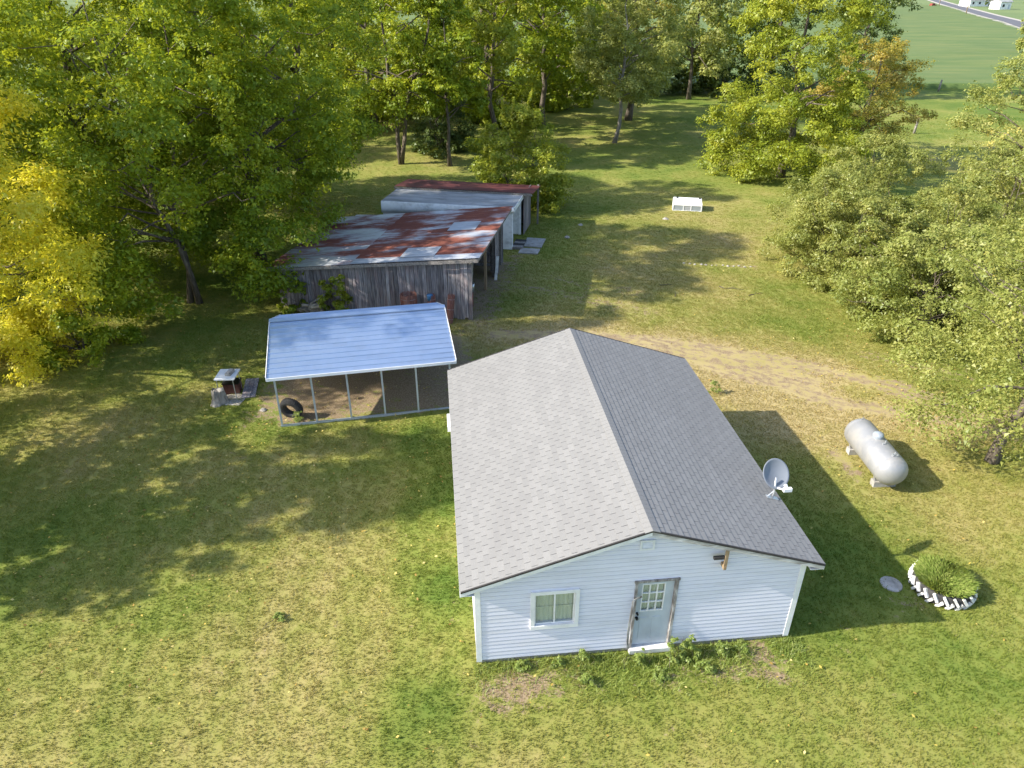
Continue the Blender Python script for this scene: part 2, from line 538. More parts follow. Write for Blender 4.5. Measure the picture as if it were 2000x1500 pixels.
M['gold'] = leaf_mat('gold_leaf', [(0.0, (0.36, 0.41, 0.03)), (0.3, (0.60, 0.59, 0.045)), (0.6, (0.80, 0.72, 0.065)), (1.0, (0.86, 0.74, 0.15))], 0.58)
M['tan_leaf'] = leaf_mat('tan_gold_leaf', [(0.0, (0.16, 0.17, 0.03)), (0.4, (0.32, 0.29, 0.05)), (0.75, (0.46, 0.35, 0.075)), (1.0, (0.56, 0.38, 0.11))])
M['olive'] = leaf_mat('grey_green_leaf', [(0.0, (0.13, 0.17, 0.035)), (0.4, (0.25, 0.285, 0.070)), (0.8, (0.37, 0.37, 0.105)), (0.95, (0.50, 0.42, 0.08)), (1.0, (0.52, 0.22, 0.09))])
M['silver'] = leaf_mat('pale_green_leaf', [(0.0, (0.13, 0.175, 0.04)), (0.45, (0.26, 0.30, 0.072)), (0.85, (0.40, 0.40, 0.13)), (1.0, (0.54, 0.45, 0.12))])
M['dark_leaf'] = leaf_mat('dark_green_leaf', [(0.0, (0.04, 0.07, 0.016)), (0.5, (0.085, 0.13, 0.032)), (1.0, (0.18, 0.21, 0.055))], 0.25)
M['weed'] = leaf_mat('green_weed_leaf', [(0.0, (0.16, 0.24, 0.045)), (0.6, (0.28, 0.36, 0.09)), (1.0, (0.42, 0.46, 0.15))])

# ------------------------------------------------------------------ the ground
def value_noise(x, y, scale, seed):
    g = np.random.default_rng(seed).random((256, 256))
    u, v = x / scale, y / scale
    i, j = np.floor(u).astype(int), np.floor(v).astype(int)
    fu, fv = u - i, v - j
    fu, fv = fu * fu * (3 - 2 * fu), fv * fv * (3 - 2 * fv)
    i0, j0, i1, j1 = i % 256, j % 256, (i + 1) % 256, (j + 1) % 256
    return (g[i0, j0] * (1 - fu) + g[i1, j0] * fu) * (1 - fv) + (g[i0, j1] * (1 - fu) + g[i1, j1] * fu) * fv


def seg_dist(x, y, pts):
    d = np.full(x.shape, 1e9)
    for (ax, ay), (bx, by) in zip(pts[:-1], pts[1:]):
        vx, vy = bx - ax, by - ay
        t = np.clip(((x - ax) * vx + (y - ay) * vy) / (vx * vx + vy * vy + 1e-9), 0, 1)
        d = np.minimum(d, np.hypot(x - ax - t * vx, y - ay - t * vy))
    return d


def smooth01(a):
    a = np.clip(a, 0, 1)
    return a * a * (3 - 2 * a)


def local_rect(x, y, ox, oy, yaw, x0, x1, y0, y1, soft):
    c, s = math.cos(yaw), math.sin(yaw)
    u = (x - ox) * c + (y - oy) * s
    v = -(x - ox) * s + (y - oy) * c
    d = np.maximum(np.maximum(x0 - u, u - x1), np.maximum(y0 - v, v - y1))
    return smooth01(0.5 - d / soft)


HX, HY, HYAW = -0.769, 10.99, 0.1039
CX, CY, CYAW = -7.90, 20.83, 0.205          # carport front-left post
SX, SY, SYAW = -10.95, 31.28, -0.180        # shed front-left ground corner

RUT_FAR = [(-1.0, 28.2), (3.3, 28.1), (6.5, 27.3), (10.1, 26.2), (12.2, 25.1), (14.0, 23.7), (15.8, 22.4), (19.6, 20.2), (26, 16)]
RUT_NEAR = [(5.5, 27.2), (7.0, 26.4), (8.4, 24.7), (10.3, 23.8), (11.9, 22.3), (13.2, 21.9), (15.4, 21.1), (22, 17)]


def ground_fields(x, y):
    wob = (value_noise(x, y, 2.5, 3) - 0.5) * 1.2
    dirt = np.zeros(x.shape)

    def stroke(pts, w, k):
        nonlocal dirt
        d = seg_dist(x, y, pts) + wob * 0.45
        dirt = np.maximum(dirt, k * smooth01(1.15 - d / w))
    stroke(RUT_FAR, 0.90, 0.50)
    stroke(RUT_NEAR, 0.70, 0.50)
    stroke([(6.5, 26.7), (9.0, 25.3), (11.2, 24.2)], 2.2, 0.45)
    stroke([(-1.5, 29.3), (-1.0, 31.3), (-0.4, 34.5), (0.3, 38.3)], 0.9, 0.55)
    stroke([(-0.4, 33.7), (1.6, 33.4), (3.4, 32.2), (6.2, 30.6)], 1.0, 0.42)
    stroke([(2.1, 35.2), (3.8, 33.7), (6.0, 33.1)], 1.1, 0.36)
    stroke([(9.3, 37.1), (13.0, 36.6)], 0.55, 0.5)
    stroke([(-0.6, 25.6), (0.6, 24.4)], 1.3, 0.45)
    for pts, w, k in (([(-0.3, 10.25), (0.9, 10.55)], 0.42, 0.62), ([(1.6, 10.45), (1.9, 10.5)], 0.3, 0.5), ([(2.2, 10.7), (3.6, 10.9)], 0.28, 0.42), ([(5.7, 11.35), (5.95, 10.75)], 0.50, 0.75), ([(10.55, 19.2), (10.75, 17.9)], 0.30, 0.55), ([(9.9, 13.2), (9.6, 12.5)], 0.5, 0.36), ([(14.8, 26.2), (17.5, 24.6)], 0.8, 0.40)):
        stroke(pts, w, k)
    stroke([(-0.4, 10.15), (3.0, 10.55), (6.2, 10.95)], 0.55, 0.40)
    dirt = np.maximum(dirt, 0.78 * local_rect(x + wob * .5, y + wob * .4, CX, CY, CYAW, -0.3, 7.4, 0.05, 6.4, 1.0))
    dirt = np.maximum(dirt, 0.78 * local_rect(x + wob * .6, y + wob * .6, CX, CY, CYAW, 0.8, 4.0, 0.3, 4.6, 1.6))
    dirt = np.maximum(dirt, 0.55 * local_rect(x + wob, y + wob, CX, CY, CYAW, -1.5, 0.5, 0.3, 4.2, 1.4))
    dirt = np.maximum(dirt, 0.75 * local_rect(x, y, SX, SY, SYAW, 0.1, 9.7, 0.1, 8.0, 0.8))
    # dryness of the grass: 0 lush green, 1 straw
    dry = 0.41 + (value_noise(x, y, 7.0, 8) - 0.5) * 0.42 + (value_noise(x, y, 2.6, 9) - 0.5) * 0.30
    for bx, by, br, k in ((-6.8, 19.6, 2.0, .22), (-5.0, 16.2, 2.2, .22), (-4.5, 13.3, 2.2, .22), (-6.2, 12.4, 2.0, .12), (-9.8, 16.7, 2.4, .10), (-13.1, 20.6, 3.0, .25), (-15.9, 19.6, 3, .2), (-4.9, 10.3, 2.0, .22),
                          (12.1, 41.1, 5.0, .28), (12.2, 48.8, 7.0, .30), (5.5, 36.7, 4.0, .2), (13.4, 16.3, 3.5, .25), (9.6, 23.4, 4.0, .30), (-7.4, 9.4, 2, .12), (10.5, 19.5, 3.0, .2), (3.2, 31.5, 4.5, .22),
                          (-2.6, 20.3, 1.7, -.34), (-1.7, 13.3, 0.9, -.38), (-1.9, 9.8, 1.2, -.34), (-1.9, 17.0, 1.2, -.34), (11.3, 65.3, 9, -.12), (7.6, 10.3, 2.5, -.10), (9.0, 9.0, 3, -.08), (12.0, 31.2, 3.0, -.06), (8.5, 15.5, 2.6, -.12), (-8, 21, 1.6, -.2), (2.5, 9.4, 3.0, -.08)):
        dry += k * np.exp(-((x - bx) ** 2 + (y - by) ** 2) / (br * br))
    trk = np.minimum(seg_dist(x, y, RUT_FAR), seg_dist(x, y, RUT_NEAR))
    dry += 0.38 * np.exp(-(trk / 1.7) ** 2)
    mow = (x - HX) * math.cos(HYAW) + (y - HY) * math.sin(HYAW)
    dry += 0.05 * np.sin(mow * 5.2 + value_noise(x, y, 6.0, 5) * 2) * (mow < 0)
    dry -= 0.12 * np.exp(-((mow + 1.1) / 0.75) ** 2) * (y < 22)
    far = smooth01((y - 56) / 30) * smooth01((x - 6) / 20)
    dry = dry - 0.20 * far
    return np.clip(dry, 0, 1), dirt


def make_lawn():
    xs = np.concatenate([np.arange(-46, -18, 0.5), np.arange(-18, 22, 0.28), np.arange(22, 75.1, 0.6)])
    ys = np.concatenate([np.arange(2, 46, 0.28), np.arange(46, 112, 0.6), np.arange(112, 122, 1.5)])
    X, Y = np.meshgrid(xs, ys, indexing='ij')
    Z = 0.05 * (value_noise(X, Y, 3.0, 21) - 0.5) + 0.03 * (value_noise(X, Y, 1.0, 22) - 0.5)
    nx, ny = len(xs), len(ys)
    V = np.stack([X.ravel(), Y.ravel(), Z.ravel()], 1)
    idx = np.arange(nx * ny).reshape(nx, ny)
    Q = np.stack([idx[:-1, :-1], idx[1:, :-1], idx[1:, 1:], idx[:-1, 1:]], -1).reshape(-1, 4)
    dry, dirt = ground_fields(V[:, 0], V[:, 1])
    # blades grow away from bare soil; fewer, larger far away
    dist = np.hypot(V[:, 0], V[:, 1])
    dens = np.where(dist < 30, 1.0, np.clip(1.0 - (dist - 30) / 30, 0.10, 1)) * np.clip(1.15 - 1.35 * dirt, 0, 1)
    c, s = math.cos(HYAW), math.sin(HYAW)
    u = (V[:, 0] - HX) * c + (V[:, 1] - HY) * s
    v = -(V[:, 0] - HX) * s + (V[:, 1] - HY) * c
    dens[(u > -0.05) & (u < 7.3) & (v > -0.02) & (v < 9.4)] = 0
    vis = (np.abs(V[:, 0]) < 0.86 * (V[:, 1] + 8.5) + 2) & (V[:, 1] > 6)      # nobody looks at the rest from nearby
    dens[~vis] = 0
    far_mask = V[:, 1] > 85
    dens[far_mask] = 0
    qd = dirt[Q].mean(1)
    qc = V[Q].mean(1)
    on_road = (qd > 0.40) & (qc[:, 0] > -0.9) & (qc[:, 1] < 29.5) & (qc[:, 1] > 15)
    in_pad = (qd > 0.45) & (qc[:, 0] < -0.9) & (qc[:, 1] < 28.0) & (qc[:, 1] > 19)
    for nm, mask in (('lawn', ~(on_road | in_pad)), ('gravel_track', on_road), ('gravel_pad', in_pad)):
        q = Q[mask]
        used, inv = np.unique(q.ravel(), return_inverse=True)
        me = np_mesh(nm, V[used], inv.reshape(-1, 4), M['lawn'], {'dry': dry[used], 'dirt': dirt[used], 'dens': dens[used]})
        me.polygons.foreach_set('use_smooth', [True] * len(me.polygons))
        o = bpy.data.objects.new(nm, me)
        col.objects.link(o)
        tag(o, kind='structure')
        if nm == 'lawn':
            tag(o, 'patchy mown lawn, green in places and straw coloured in others', 'lawn')
            lawn = o
        elif nm == 'gravel_track':
            tag(o, 'pale worn gravel track with two wheel ruts behind the white house', 'track')
        else:
            tag(o, 'bare gravel floor under the metal carport', 'gravel')
    return lawn


lawn = make_lawn()
gm_ = MB()
gm_.poly([(-1500, -400, -0.12), (1700, -400, -0.12), (1700, 2600, -0.12), (-1500, 2600, -0.12)])
tag(gm_.build('ground', M['far_ground']), 'flat green farmland reaching the horizon', 'ground', kind='structure')


def tuft_mesh(name, n, spread, h0, h1, w, seed):
    rr = np.random.default_rng(seed)
    V, Q = [], []
    for k in range(n):
        a, d = rr.random() * 6.283, spread * math.sqrt(rr.random())
        bx, by = d * math.cos(a), d * math.sin(a)
        h = h0 + (h1 - h0) * rr.random()
        t = rr.random() * 6.283
        lx, ly = rr.normal(0, 0.55, 2) * h
        wx, wy = w * math.cos(t), w * math.sin(t)
        i = len(V)
        V += [(bx - wx, by - wy, -0.01), (bx + wx, by + wy, -0.01), (bx + lx * .45 + wx * .7, by + ly * .45 + wy * .7, h * .65), (bx + lx, by + ly, h)]
        Q += [(i, i + 1, i + 2, i + 3)]
    me = bpy.data.meshes.new(name)
    me.from_pydata(V, [], Q)
    me.materials.append(M['tuft'])
    return bpy.data.objects.new(name, me)      # source for the blades, not linked


def grow_grass():
    src = tuft_mesh('grass_tuft_source', 22, 0.11, 0.018, 0.042, 0.0055, 4)
    o = bpy.data.objects.new('lawn_grass', lawn.data)
    col.objects.link(o)
    tag(o, 'short mown grass blades covering the lawn', 'grass', kind='stuff')
    nt = bpy.data.node_groups.new('scatter_grass', 'GeometryNodeTree')
    nt.interface.new_socket('Geometry', in_out='INPUT', socket_type='NodeSocketGeometry')
    nt.interface.new_socket('Geometry', in_out='OUTPUT', socket_type='NodeSocketGeometry')
    gi, go = nt.nodes.new('NodeGroupInput'), nt.nodes.new('NodeGroupOutput')
    dp = nt.nodes.new('GeometryNodeDistributePointsOnFaces')
    na = nt.nodes.new('GeometryNodeInputNamedAttribute')
    na.data_type = 'FLOAT'
    na.inputs['Name'].default_value = 'dens'
    mu = nt.nodes.new('ShaderNodeMath')
    mu.operation = 'MULTIPLY'
    mu.inputs[1].default_value = 75.0
    nt.links.new(na.outputs['Attribute'], mu.inputs[0])
    nt.links.new(mu.outputs[0], dp.inputs['Density'])
    nt.links.new(gi.outputs[0], dp.inputs['Mesh'])
    ip = nt.nodes.new('GeometryNodeInstanceOnPoints')
    oi = nt.nodes.new('GeometryNodeObjectInfo')
    oi.inputs['Object'].default_value = src
    nt.links.new(dp.outputs['Points'], ip.inputs['Points'])
    nt.links.new(oi.outputs['Geometry'], ip.inputs['Instance'])
    rv = nt.nodes.new('FunctionNodeRandomValue')
    rv.data_type = 'FLOAT_VECTOR'
    rv.inputs[0].default_value = (-0.1, -0.1, 0)
    rv.inputs[1].default_value = (0.1, 0.1, 6.283)
    nt.links.new(rv.outputs[0], ip.inputs['Rotation'])
    rs = nt.nodes.new('FunctionNodeRandomValue')
    rs.data_type = 'FLOAT'
    rs.inputs[2].default_value = 0.7
    rs.inputs[3].default_value = 1.35
    nt.links.new(rs.outputs[1], ip.inputs['Scale'])
    nt.links.new(ip.outputs[0], go.inputs[0])
    md = o.modifiers.new('grass', 'NODES')
    md.node_group = nt


grow_grass()

# crop field beyond the meadow
def road_x(y):
    return np.interp(y, [100, 290, 345, 440, 500, 900], [95, 181, 203, 243, 268, 440])


def make_field():
    xs = np.arange(-260, 300, 2.5)
    ys = np.concatenate([[108.0, 108.3], np.arange(110, 470, 2.5)])
    X, Y = np.meshgrid(xs, ys, indexing='ij')
    Z = 0.55 + 0.25 * (value_noise(X, Y, 4.0, 31) - 0.5) + 0.4 * (value_noise(X, Y, 30.0, 32) - 0.5)
    Z[:, 0] = -0.2
    nx, ny = len(xs), len(ys)
    V = np.stack([X.ravel(), Y.ravel(), Z.ravel()], 1)
    idx = np.arange(nx * ny).reshape(nx, ny)
    Q = np.stack([idx[:-1, :-1], idx[1:, :-1], idx[1:, 1:], idx[:-1, 1:]], -1).reshape(-1, 4)
    qc = V[Q].mean(1)
    Q = Q[(qc[:, 0] < road_x(qc[:, 1]) - 7) & (qc[:, 1] < 470)]
    me = np_mesh('field', V, Q, M['crop'])
    me.polygons.foreach_set('use_smooth', [True] * len(me.polygons))
    o = bpy.data.objects.new('field', me)
    col.objects.link(o)
    tag(o, 'wide green crop field sloping away beyond the meadow', 'field', kind='structure')


make_field()
rm = MB()
ys_ = [100, 200, 290, 318, 345, 390, 440, 470, 500, 700, 900]
for a, b in zip(ys_[:-1], ys_[1:]):
    xa, xb = float(road_x(a)), float(road_x(b))
    rm.poly([(xa - 3.4, a, 0.0), (xa + 3.4, a, 0.0), (xb + 3.4, b, 0.0), (xb - 3.4, b, 0.0)])
tag(rm.build('road', M['asphalt']), 'grey asphalt road past the far end of the crop field', 'road', kind='structure')
sh = MB()
for a, b in zip(ys_[:-1], ys_[1:]):
    xa, xb = float(road_x(a)), float(road_x(b))
    sh.poly([(xa + 3.4, a, -0.01), (xa + 5.6, a, -0.02), (xb + 5.6, b, -0.02), (xb + 3.4, b, -0.01)])
    sh.poly([(xa - 5.6, a, -0.02), (xa - 3.4, a, -0.01), (xb - 3.4, b, -0.01), (xb - 5.6, b, -0.02)])
tag(sh.build('road_shoulder', M['stone']), 'pale gravel shoulder along the far asphalt road', 'shoulder', kind='structure')


# ------------------------------------------------------------------ the white house
W, L, HE, HR = 7.2187, 9.3195, 2.5036, 3.6994
SL = (HR - HE) / (W / 2)
OS, OF, OB = 0.314, 0.19, 0.16
house = thing('white_house', 'small white sided house with grey shingle gable roof and one front door', 'house', (HX, HY, 0), HYAW)


def roofline(x):
    return HR - SL * abs(x - W / 2)


WIN = (1.26, 2.14, 1.10, 2.02)            # window opening x0 x1 z0 z1
DOOR = (3.50, 4.34, 0.14, 2.13)


def wall_piece(mb, x0, x1, z0, z1=None, y0=0.0, t=0.12):
    if z1 is not None:
        pts = [(x0, y0, z0), (x1, y0, z0), (x1, y0, z1), (x0, y0, z1)]
    else:
        pts = [(x0, y0, z0), (x1, y0, z0), (x1, y0, roofline(x1) - 0.03)]
        if x0 < W / 2 < x1:
            pts.append((W / 2, y0, HR - 0.03))
        pts.append((x0, y0, roofline(x0) - 0.03))
    mb.prism(pts, (0, t, 0))


fw = MB()
wall_piece(fw, 0, WIN[0], 0.12)
wall_piece(fw, WIN[0], WIN[1], 0.12, WIN[2])
wall_piece(fw, WIN[0], WIN[1], WIN[3])
wall_piece(fw, WIN[1], DOOR[0], 0.12)
wall_piece(fw, DOOR[0], DOOR[1], DOOR[3])
wall_piece(fw, DOOR[1], W, 0.12)
front_wall = fw.build('wall', M['siding'], house)
bw = MB()
wall_piece(bw, 0, W, 0.12, None, L - 0.12)
back_wall = bw.build('wall', M['siding'], house)
left_wall = MB().box(0, 0.12, 0.12, L - 0.12, 0.12, HE - 0.03).build('wall', M['siding'], house)
right_wall = MB().box(W - 0.12, W, 0.12, L - 0.12, 0.12, HE - 0.03).build('wall', M['siding'], house)
fd = MB()
fd.box(0.02, W - 0.02, 0.02, L - 0.02, -0.3, 0.12)
fd.build('foundation', M['concrete'], house)

CO = 0.114


def board_mesh(mb, xb0, xb1, xt0, xt1, z0, z1, sgn=-1, y=0.0, axis='x'):
    """one clapboard course: bottom edge proud, top edge tucked in"""
    def P(u, d, z):
        return (u, y + sgn * d, z) if axis == 'x' else (y + sgn * d, u, z)
    d0, d1 = 0.0160, 0.0100
    f_ = 0.86                                   # a lap groove is left open at the top of each course
    z1 = z0 + (z1 - z0) * f_
    xt0, xt1 = xb0 + (xt0 - xb0) * f_, xb1 + (xt1 - xb1) * f_
    p = [P(xb0, 0, z0), P(xb1, 0, z0), P(xb1, d0, z0), P(xb0, d0, z0), P(xt0, 0, z1), P(xt1, 0, z1), P(xt1, d1, z1), P(xt0, d1, z1)]
    i = len(mb.v)
    mb.v += p
    for a in ((0, 1, 2, 3), (7, 6, 5, 4), (3, 2, 6, 7), (0, 3, 7, 4), (2, 1, 5, 6)):
        mb.f.append(tuple(i + k for k in a))


def slope_x(z):
    """left x where the gable line stands at height z"""
    return 0.0 if z <= HE else (z - HE) / SL


z = 0.13
while z < HR - 0.1:
    z1 = min(z + CO, HR - 0.05)
    a0, a1 = slope_x(z + 0.03), slope_x(z1 + 0.03)
    spans = [[max(0.10, a0), min(W - 0.10, W - a0), max(0.10, a1), min(W - 0.10, W - a1)]]
    for (o0, o1, oz0, oz1) in (WIN, DOOR):
        if z1 > oz0 + 0.03 and z < oz1 - 0.0:
            new = []
            for s_ in spans:
                if s_[0] < o0 and s_[1] > o1:
                    new.append([s_[0], o0 - 0.02, s_[2], o0 - 0.02])
                    new.append([o1 + 0.02, s_[1], o1 + 0.02, s_[3]])
                else:
                    new.append(s_)
            spans = new
    for s_ in spans:
        if s_[1] - s_[0] > 0.1:
            mb = MB()
            board_mesh(mb, s_[0], s_[1], s_[2], max(s_[3], s_[2] + 0.01), z, z1)
            mb.build('siding_board', M['siding'], front_wall)
            if len(spans) == 1 or z < 0.14:
                mb = MB()
                board_mesh(mb, s_[0], s_[1], s_[2], max(s_[3], s_[2] + 0.01), z, z1, 1, L)
                mb.build('siding_board', M['siding'], back_wall)
    if z < HE - 0.12:
        if len(spans) > 1:
            mb = MB()
            board_mesh(mb, 0.1, W - 0.1, 0.1, W - 0.1, z, z1, 1, L)
            mb.build('siding_board', M['siding'], back_wall)
        mb = MB()
        board_mesh(mb, 0.10, L - 0.10, 0.10, L - 0.10, z, z1, -1, 0.0, 'y')
        mb.build('siding_board', M['siding'], left_wall)
        mb = MB()
        board_mesh(mb, 0.10, L - 0.10, 0.10, L - 0.10, z, z1, 1, W, 'y')
        mb.build('siding_board', M['siding'], right_wall)
    z = z1
for (x, y) in ((0, 0), (W, 0), (0, L), (W, L)):
    sx, sy = (-1 if x == 0 else 1), (-1 if y == 0 else 1)
    mb = MB()
    mb.box(min(x + sx * .026, x - sx * .098), max(x + sx * .026, x - sx * .098), min(y + sy * .024, y), max(y + sy * .024, y), 0.08, HE - 0.02)
    mb.box(min(x + sx * .024, x), max(x + sx * .024, x), min(y, y - sy * .098), max(y, y - sy * .098), 0.08, HE - 0.02)
    mb.build('corner_trim', M['trim'], house)

# roof: deck, trims, tabs
slope_len = (W / 2 + OS) * math.sqrt(1 + SL * SL)
ang = math.atan(SL)
deck = MB()
ZE = HE - SL * OS
for s_ in (-1, 1):
    xe = W / 2 + s_ * (W / 2 + OS)
    a, b = (xe, -OF, ZE), (W / 2, -OF, HR)
    pts = [a, b, (b[0], b[1], b[2] + 0.03), (a[0], a[1], a[2] + 0.03)]
    if s_ > 0:
        pts.reverse()
    deck.prism(pts, (0, L + OF + OB, 0))
roof = deck.build('roof', M['drip'], house)
for s_ in (-1, 1):
    xe = W / 2 + s_ * (W / 2 + OS)
    for y0, nm in ((-OF - 0.022, 'rake_board'), (L + OB + 0.002, 'rake_board')):
        mb = MB()
        pts = [(xe, y0, ZE - 0.095), (W / 2, y0, HR - 0.095), (W / 2, y0, HR + 0.005), (xe, y0, ZE + 0.005)]
        mb.prism(pts if s_ < 0 else pts[::-1], (0, 0.02, 0))
        mb.build(nm, M['trim'] if s_ < 0 else M['chalky_trim'], roof)
        ya, yb = (y0 - .012, y0 + .02) if y0 < 0 else (y0, y0 + .032)
        mb = MB()
        pts = [(xe, ya, ZE + .006), (W / 2, ya, HR + .006), (W / 2, ya, HR + .05), (xe, ya, ZE + .05)]
        mb.prism(pts if s_ < 0 else pts[::-1], (0, yb - ya, 0))
        mb.build('drip_edge', M['drip'], roof)
    mb = MB()
    mb.box(min(xe, xe + s_ * .02), max(xe, xe + s_ * .02), -OF, L + OB, ZE - 0.12, ZE + 0.012)
    mb.build('fascia_board', M['trim'], roof)
    mb = MB()      # soffit
    mb.box(min(W / 2 + s_ * W / 2 + s_ * .03, xe), max(W / 2 + s_ * W / 2 + s_ * .03, xe), -OF, L + OB, ZE - 0.11, ZE - 0.095)
    mb.build('soffit', M['trim'], roof)

TABW, EXPO = 0.305, 0.143


def tab_geo(w, h):
    t0, t1, g = 0.004, 0.012, 0.0055
    b = MB()
    b.hexa([(g, 0, t0), (w - g, 0, t0), (w - g, h + .03, -.002), (g, h + .03, -.002), (g, 0, t1), (w - g, 0, t1), (w - g, h + .03, .003), (g, h + .03, .003)])
    return b


tabs = []
ncourse = int(slope_len / EXPO)
roof_len = L + OF + OB + 0.012
Rz = Matrix.Rotation(HYAW, 4, 'Z')
H2W = Matrix.Translation((HX, HY, 0)) @ Rz
for s_ in (-1, 1):
    # frame on the slope: u along +y or -y, v up the slope, n outwards
    vdir = Vector((-s_, 0, SL)).normalized()
    ndir = Vector((s_ * SL, 0, 1)).normalized()
    udir = vdir.cross(ndir)
    xe = W / 2 + s_ * (W / 2 + OS + 0.015)
    y_start = -OF - 0.012 if udir.y > 0 else L + OB
    org = Vector((xe, y_start, HE - SL * (OS + 0.015) + 0.032))
    for k in range(ncourse + 1):
        v0 = k * EXPO
        h = min(EXPO, slope_len - v0)
        if h < 0.03:
            continue
        u = -TABW * (0.5 if k % 2 else 0.0) + (0.11 * ((k // 2) % 3 - 1) if False else 0)
        while u < roof_len:
            u0, u1 = max(u, 0), min(u + TABW, roof_len)
            if u1 - u0 > 0.05:
                o_ = org + udir * u0 + vdir * v0 + ndir * (0.0015 * random.random())
                m4 = Matrix((( udir.x, vdir.x, ndir.x, o_.x), (udir.y, vdir.y, ndir.y, o_.y), (udir.z, vdir.z, ndir.z, o_.z), (0, 0, 0, 1)))
                m4 = m4 @ Matrix.Rotation(random.gauss(0, 0.004), 4, 'Z')
                if s_ < 0 and k in (18, 19, 20, 21) and abs(abs(y_start + udir.y * u0) - 2.4 - .22 * (k - 19)) < .75 and random.random() < .75:
                    m4 = m4 @ Matrix.Rotation(random.uniform(-.035, -.015), 4, 'X')      # tabs that have lifted
                tabs.append(((H2W @ o_ - cam.location).length, round(u1 - u0, 3), round(h, 3), m4))
            u += TABW
tabs.sort(key=lambda t: t[0])
cache = {}
rest_v, rest_f, rest_t = [], [], []
for k, (d, w, h, m4) in enumerate(tabs):
    if k < 300:
        if (w, h) not in cache:
            g = tab_geo(w, h)
            me = bpy.data.meshes.new('shingle')
            me.from_pydata(g.v, [], g.f)
            me.materials.append(M['shingle'])
            cache[(w, h)] = me
        shared('shingle', cache[(w, h)], roof, m4)
    else:
        g = tab_geo(w, h)
        i = len(rest_v)
        rest_v += [m4 @ Vector(p) for p in g.v]
        rest_f += [tuple(i + q for q in f) for f in g.f]
        rest_t += [random.random()] * len(g.v)
me = bpy.data.meshes.new('shingle_field')
me.from_pydata(rest_v, [], rest_f)
at = me.attributes.new('tint', 'FLOAT', 'POINT')
at.data.foreach_set('value', rest_t)
me.materials.append(M['shingle'])
tag(shared('shingle_field', me, roof), kind='stuff')
rc = MB()
cap_w = 0.16
y = -OF - 0.035
while y < L + OB:
    y1 = min(y + 0.30, L + OB + 0.02)
    za, zb = HR + 0.052, HR + 0.044
    for s_ in (-1, 1):
        p = [(W / 2, y, za), (W / 2 + s_ * cap_w, y, za - SL * cap_w), (W / 2 + s_ * cap_w, y1, zb - SL * cap_w), (W / 2, y1, zb)]
        pb = [(a_, b_, c_ - 0.012) for a_, b_, c_ in p]
        rc.hexa(pb + p) if s_ > 0 else rc.hexa(pb[::-1] + p[::-1])
    y += 0.145
rc.build('ridge_cap', M['shingle'], roof)

# window: frame, two panes, curtain behind
x0, x1, z0, z1 = WIN
wf = MB()
wf.box(x0 - 0.09, x1 + 0.09, -0.055, -0.004, z1, z1 + 0.09)
wf.box(x0 - 0.09, x1 + 0.09, -0.062, -0.004, z0 - 0.10, z0)
wf.box(x0 - 0.09, x0, -0.055, -0.004, z0, z1)
wf.box(x1, x1 + 0.09, -0.055, -0.004, z0, z1)
window = wf.build('window', M['trim'], house)
sa = MB()
for a, b in ((x0 + .002, x0 + .03), (x1 - .03, x1 - .002), ((x0 + x1) / 2 - .018, (x0 + x1) / 2 + .018)):
    sa.box(a, b, 0.0, 0.04, z0 + 0.002, z1 - 0.002)
sa.box(x0 + .03, x1 - .03, 0.002, 0.038, z0 + .002, z0 + .032)
sa.box(x0 + .03, x1 - .03, 0.002, 0.038, z1 - .032, z1 - .002)
sa.build('sash', M['trim'], window)
xm = (x0 + x1) / 2
for a, b in ((x0 + .03, xm - .018), (xm + .018, x1 - .03)):
    MB().box(a, b, 0.016, 0.020, z0 + .032, z1 - .032).build('pane', M['glass'], window)
cu = MB()
n = 40
for k in range(n):
    a, b = x0 + (x1 - x0) * k / n, x0 + (x1 - x0) * (k + 1) / n
    ya, yb = 0.09 + 0.010 * math.sin(k * 1.3), 0.09 + 0.010 * math.sin((k + 1) * 1.3)
    cu.poly([(a, ya, z0 - .05), (b, yb, z0 - .05), (b, yb, z1 + .02), (a, ya, z1 + .02)])
cu.build('curtain', M['curtain'], window)
MB().box(x0 + .03, x1 - .03, 0.055, 0.075, (z0 + z1) / 2 - .015, (z0 + z1) / 2 + .01).build('curtain_rail', M['curtain'], window)

# door
x0, x1, z0, z1 = DOOR
lx0, lx1, lz0, lz1 = 3.63, 4.13, 1.22, 2.02
ds = MB()
ds.box(x0 + .01, lx0, 0.03, 0.075, z0 + .02, z1 - .01)
ds.box(lx1, x1 - .01, 0.03, 0.075, z0 + .02, z1 - .01)
ds.box(lx0, lx1, 0.03, 0.075, z0 + .02, lz0)
ds.box(lx0, lx1, 0.03, 0.075, lz1, z1 - .01)
for a, b in ((3.64, 3.84), (3.93, 4.12)):          # raised lower panels
    ds.box(a, b, 0.022, 0.03, 0.36, 1.02)
door = ds.build('door', M['door'], house)
for i in range(3):
    for j in range(3):
        a = lx0 + (lx1 - lx0) * i / 3 + .012
        b = lx0 + (lx1 - lx0) * (i + 1) / 3 - .012
        c = lz0 + (lz1 - lz0) * j / 3 + .012
        d = lz0 + (lz1 - lz0) * (j + 1) / 3 - .012
        MB().box(a, b, 0.05, 0.054, c, d).build('pane', M['glass'], door)
mu = MB()
for i in range(4):
    a = lx0 + (lx1 - lx0) * i / 3
    mu.box(a - .012, a + .012, 0.022, 0.066, lz0 - .012, lz1 + .012)
for j in range(4):
    c = lz0 + (lz1 - lz0) * j / 3
    mu.box(lx0 + .012, lx1 - .012, 0.024, 0.064, c - .012, c + .012)
mu.build('muntin_grid', M['trim'], door)
cu = MB()
n = 36
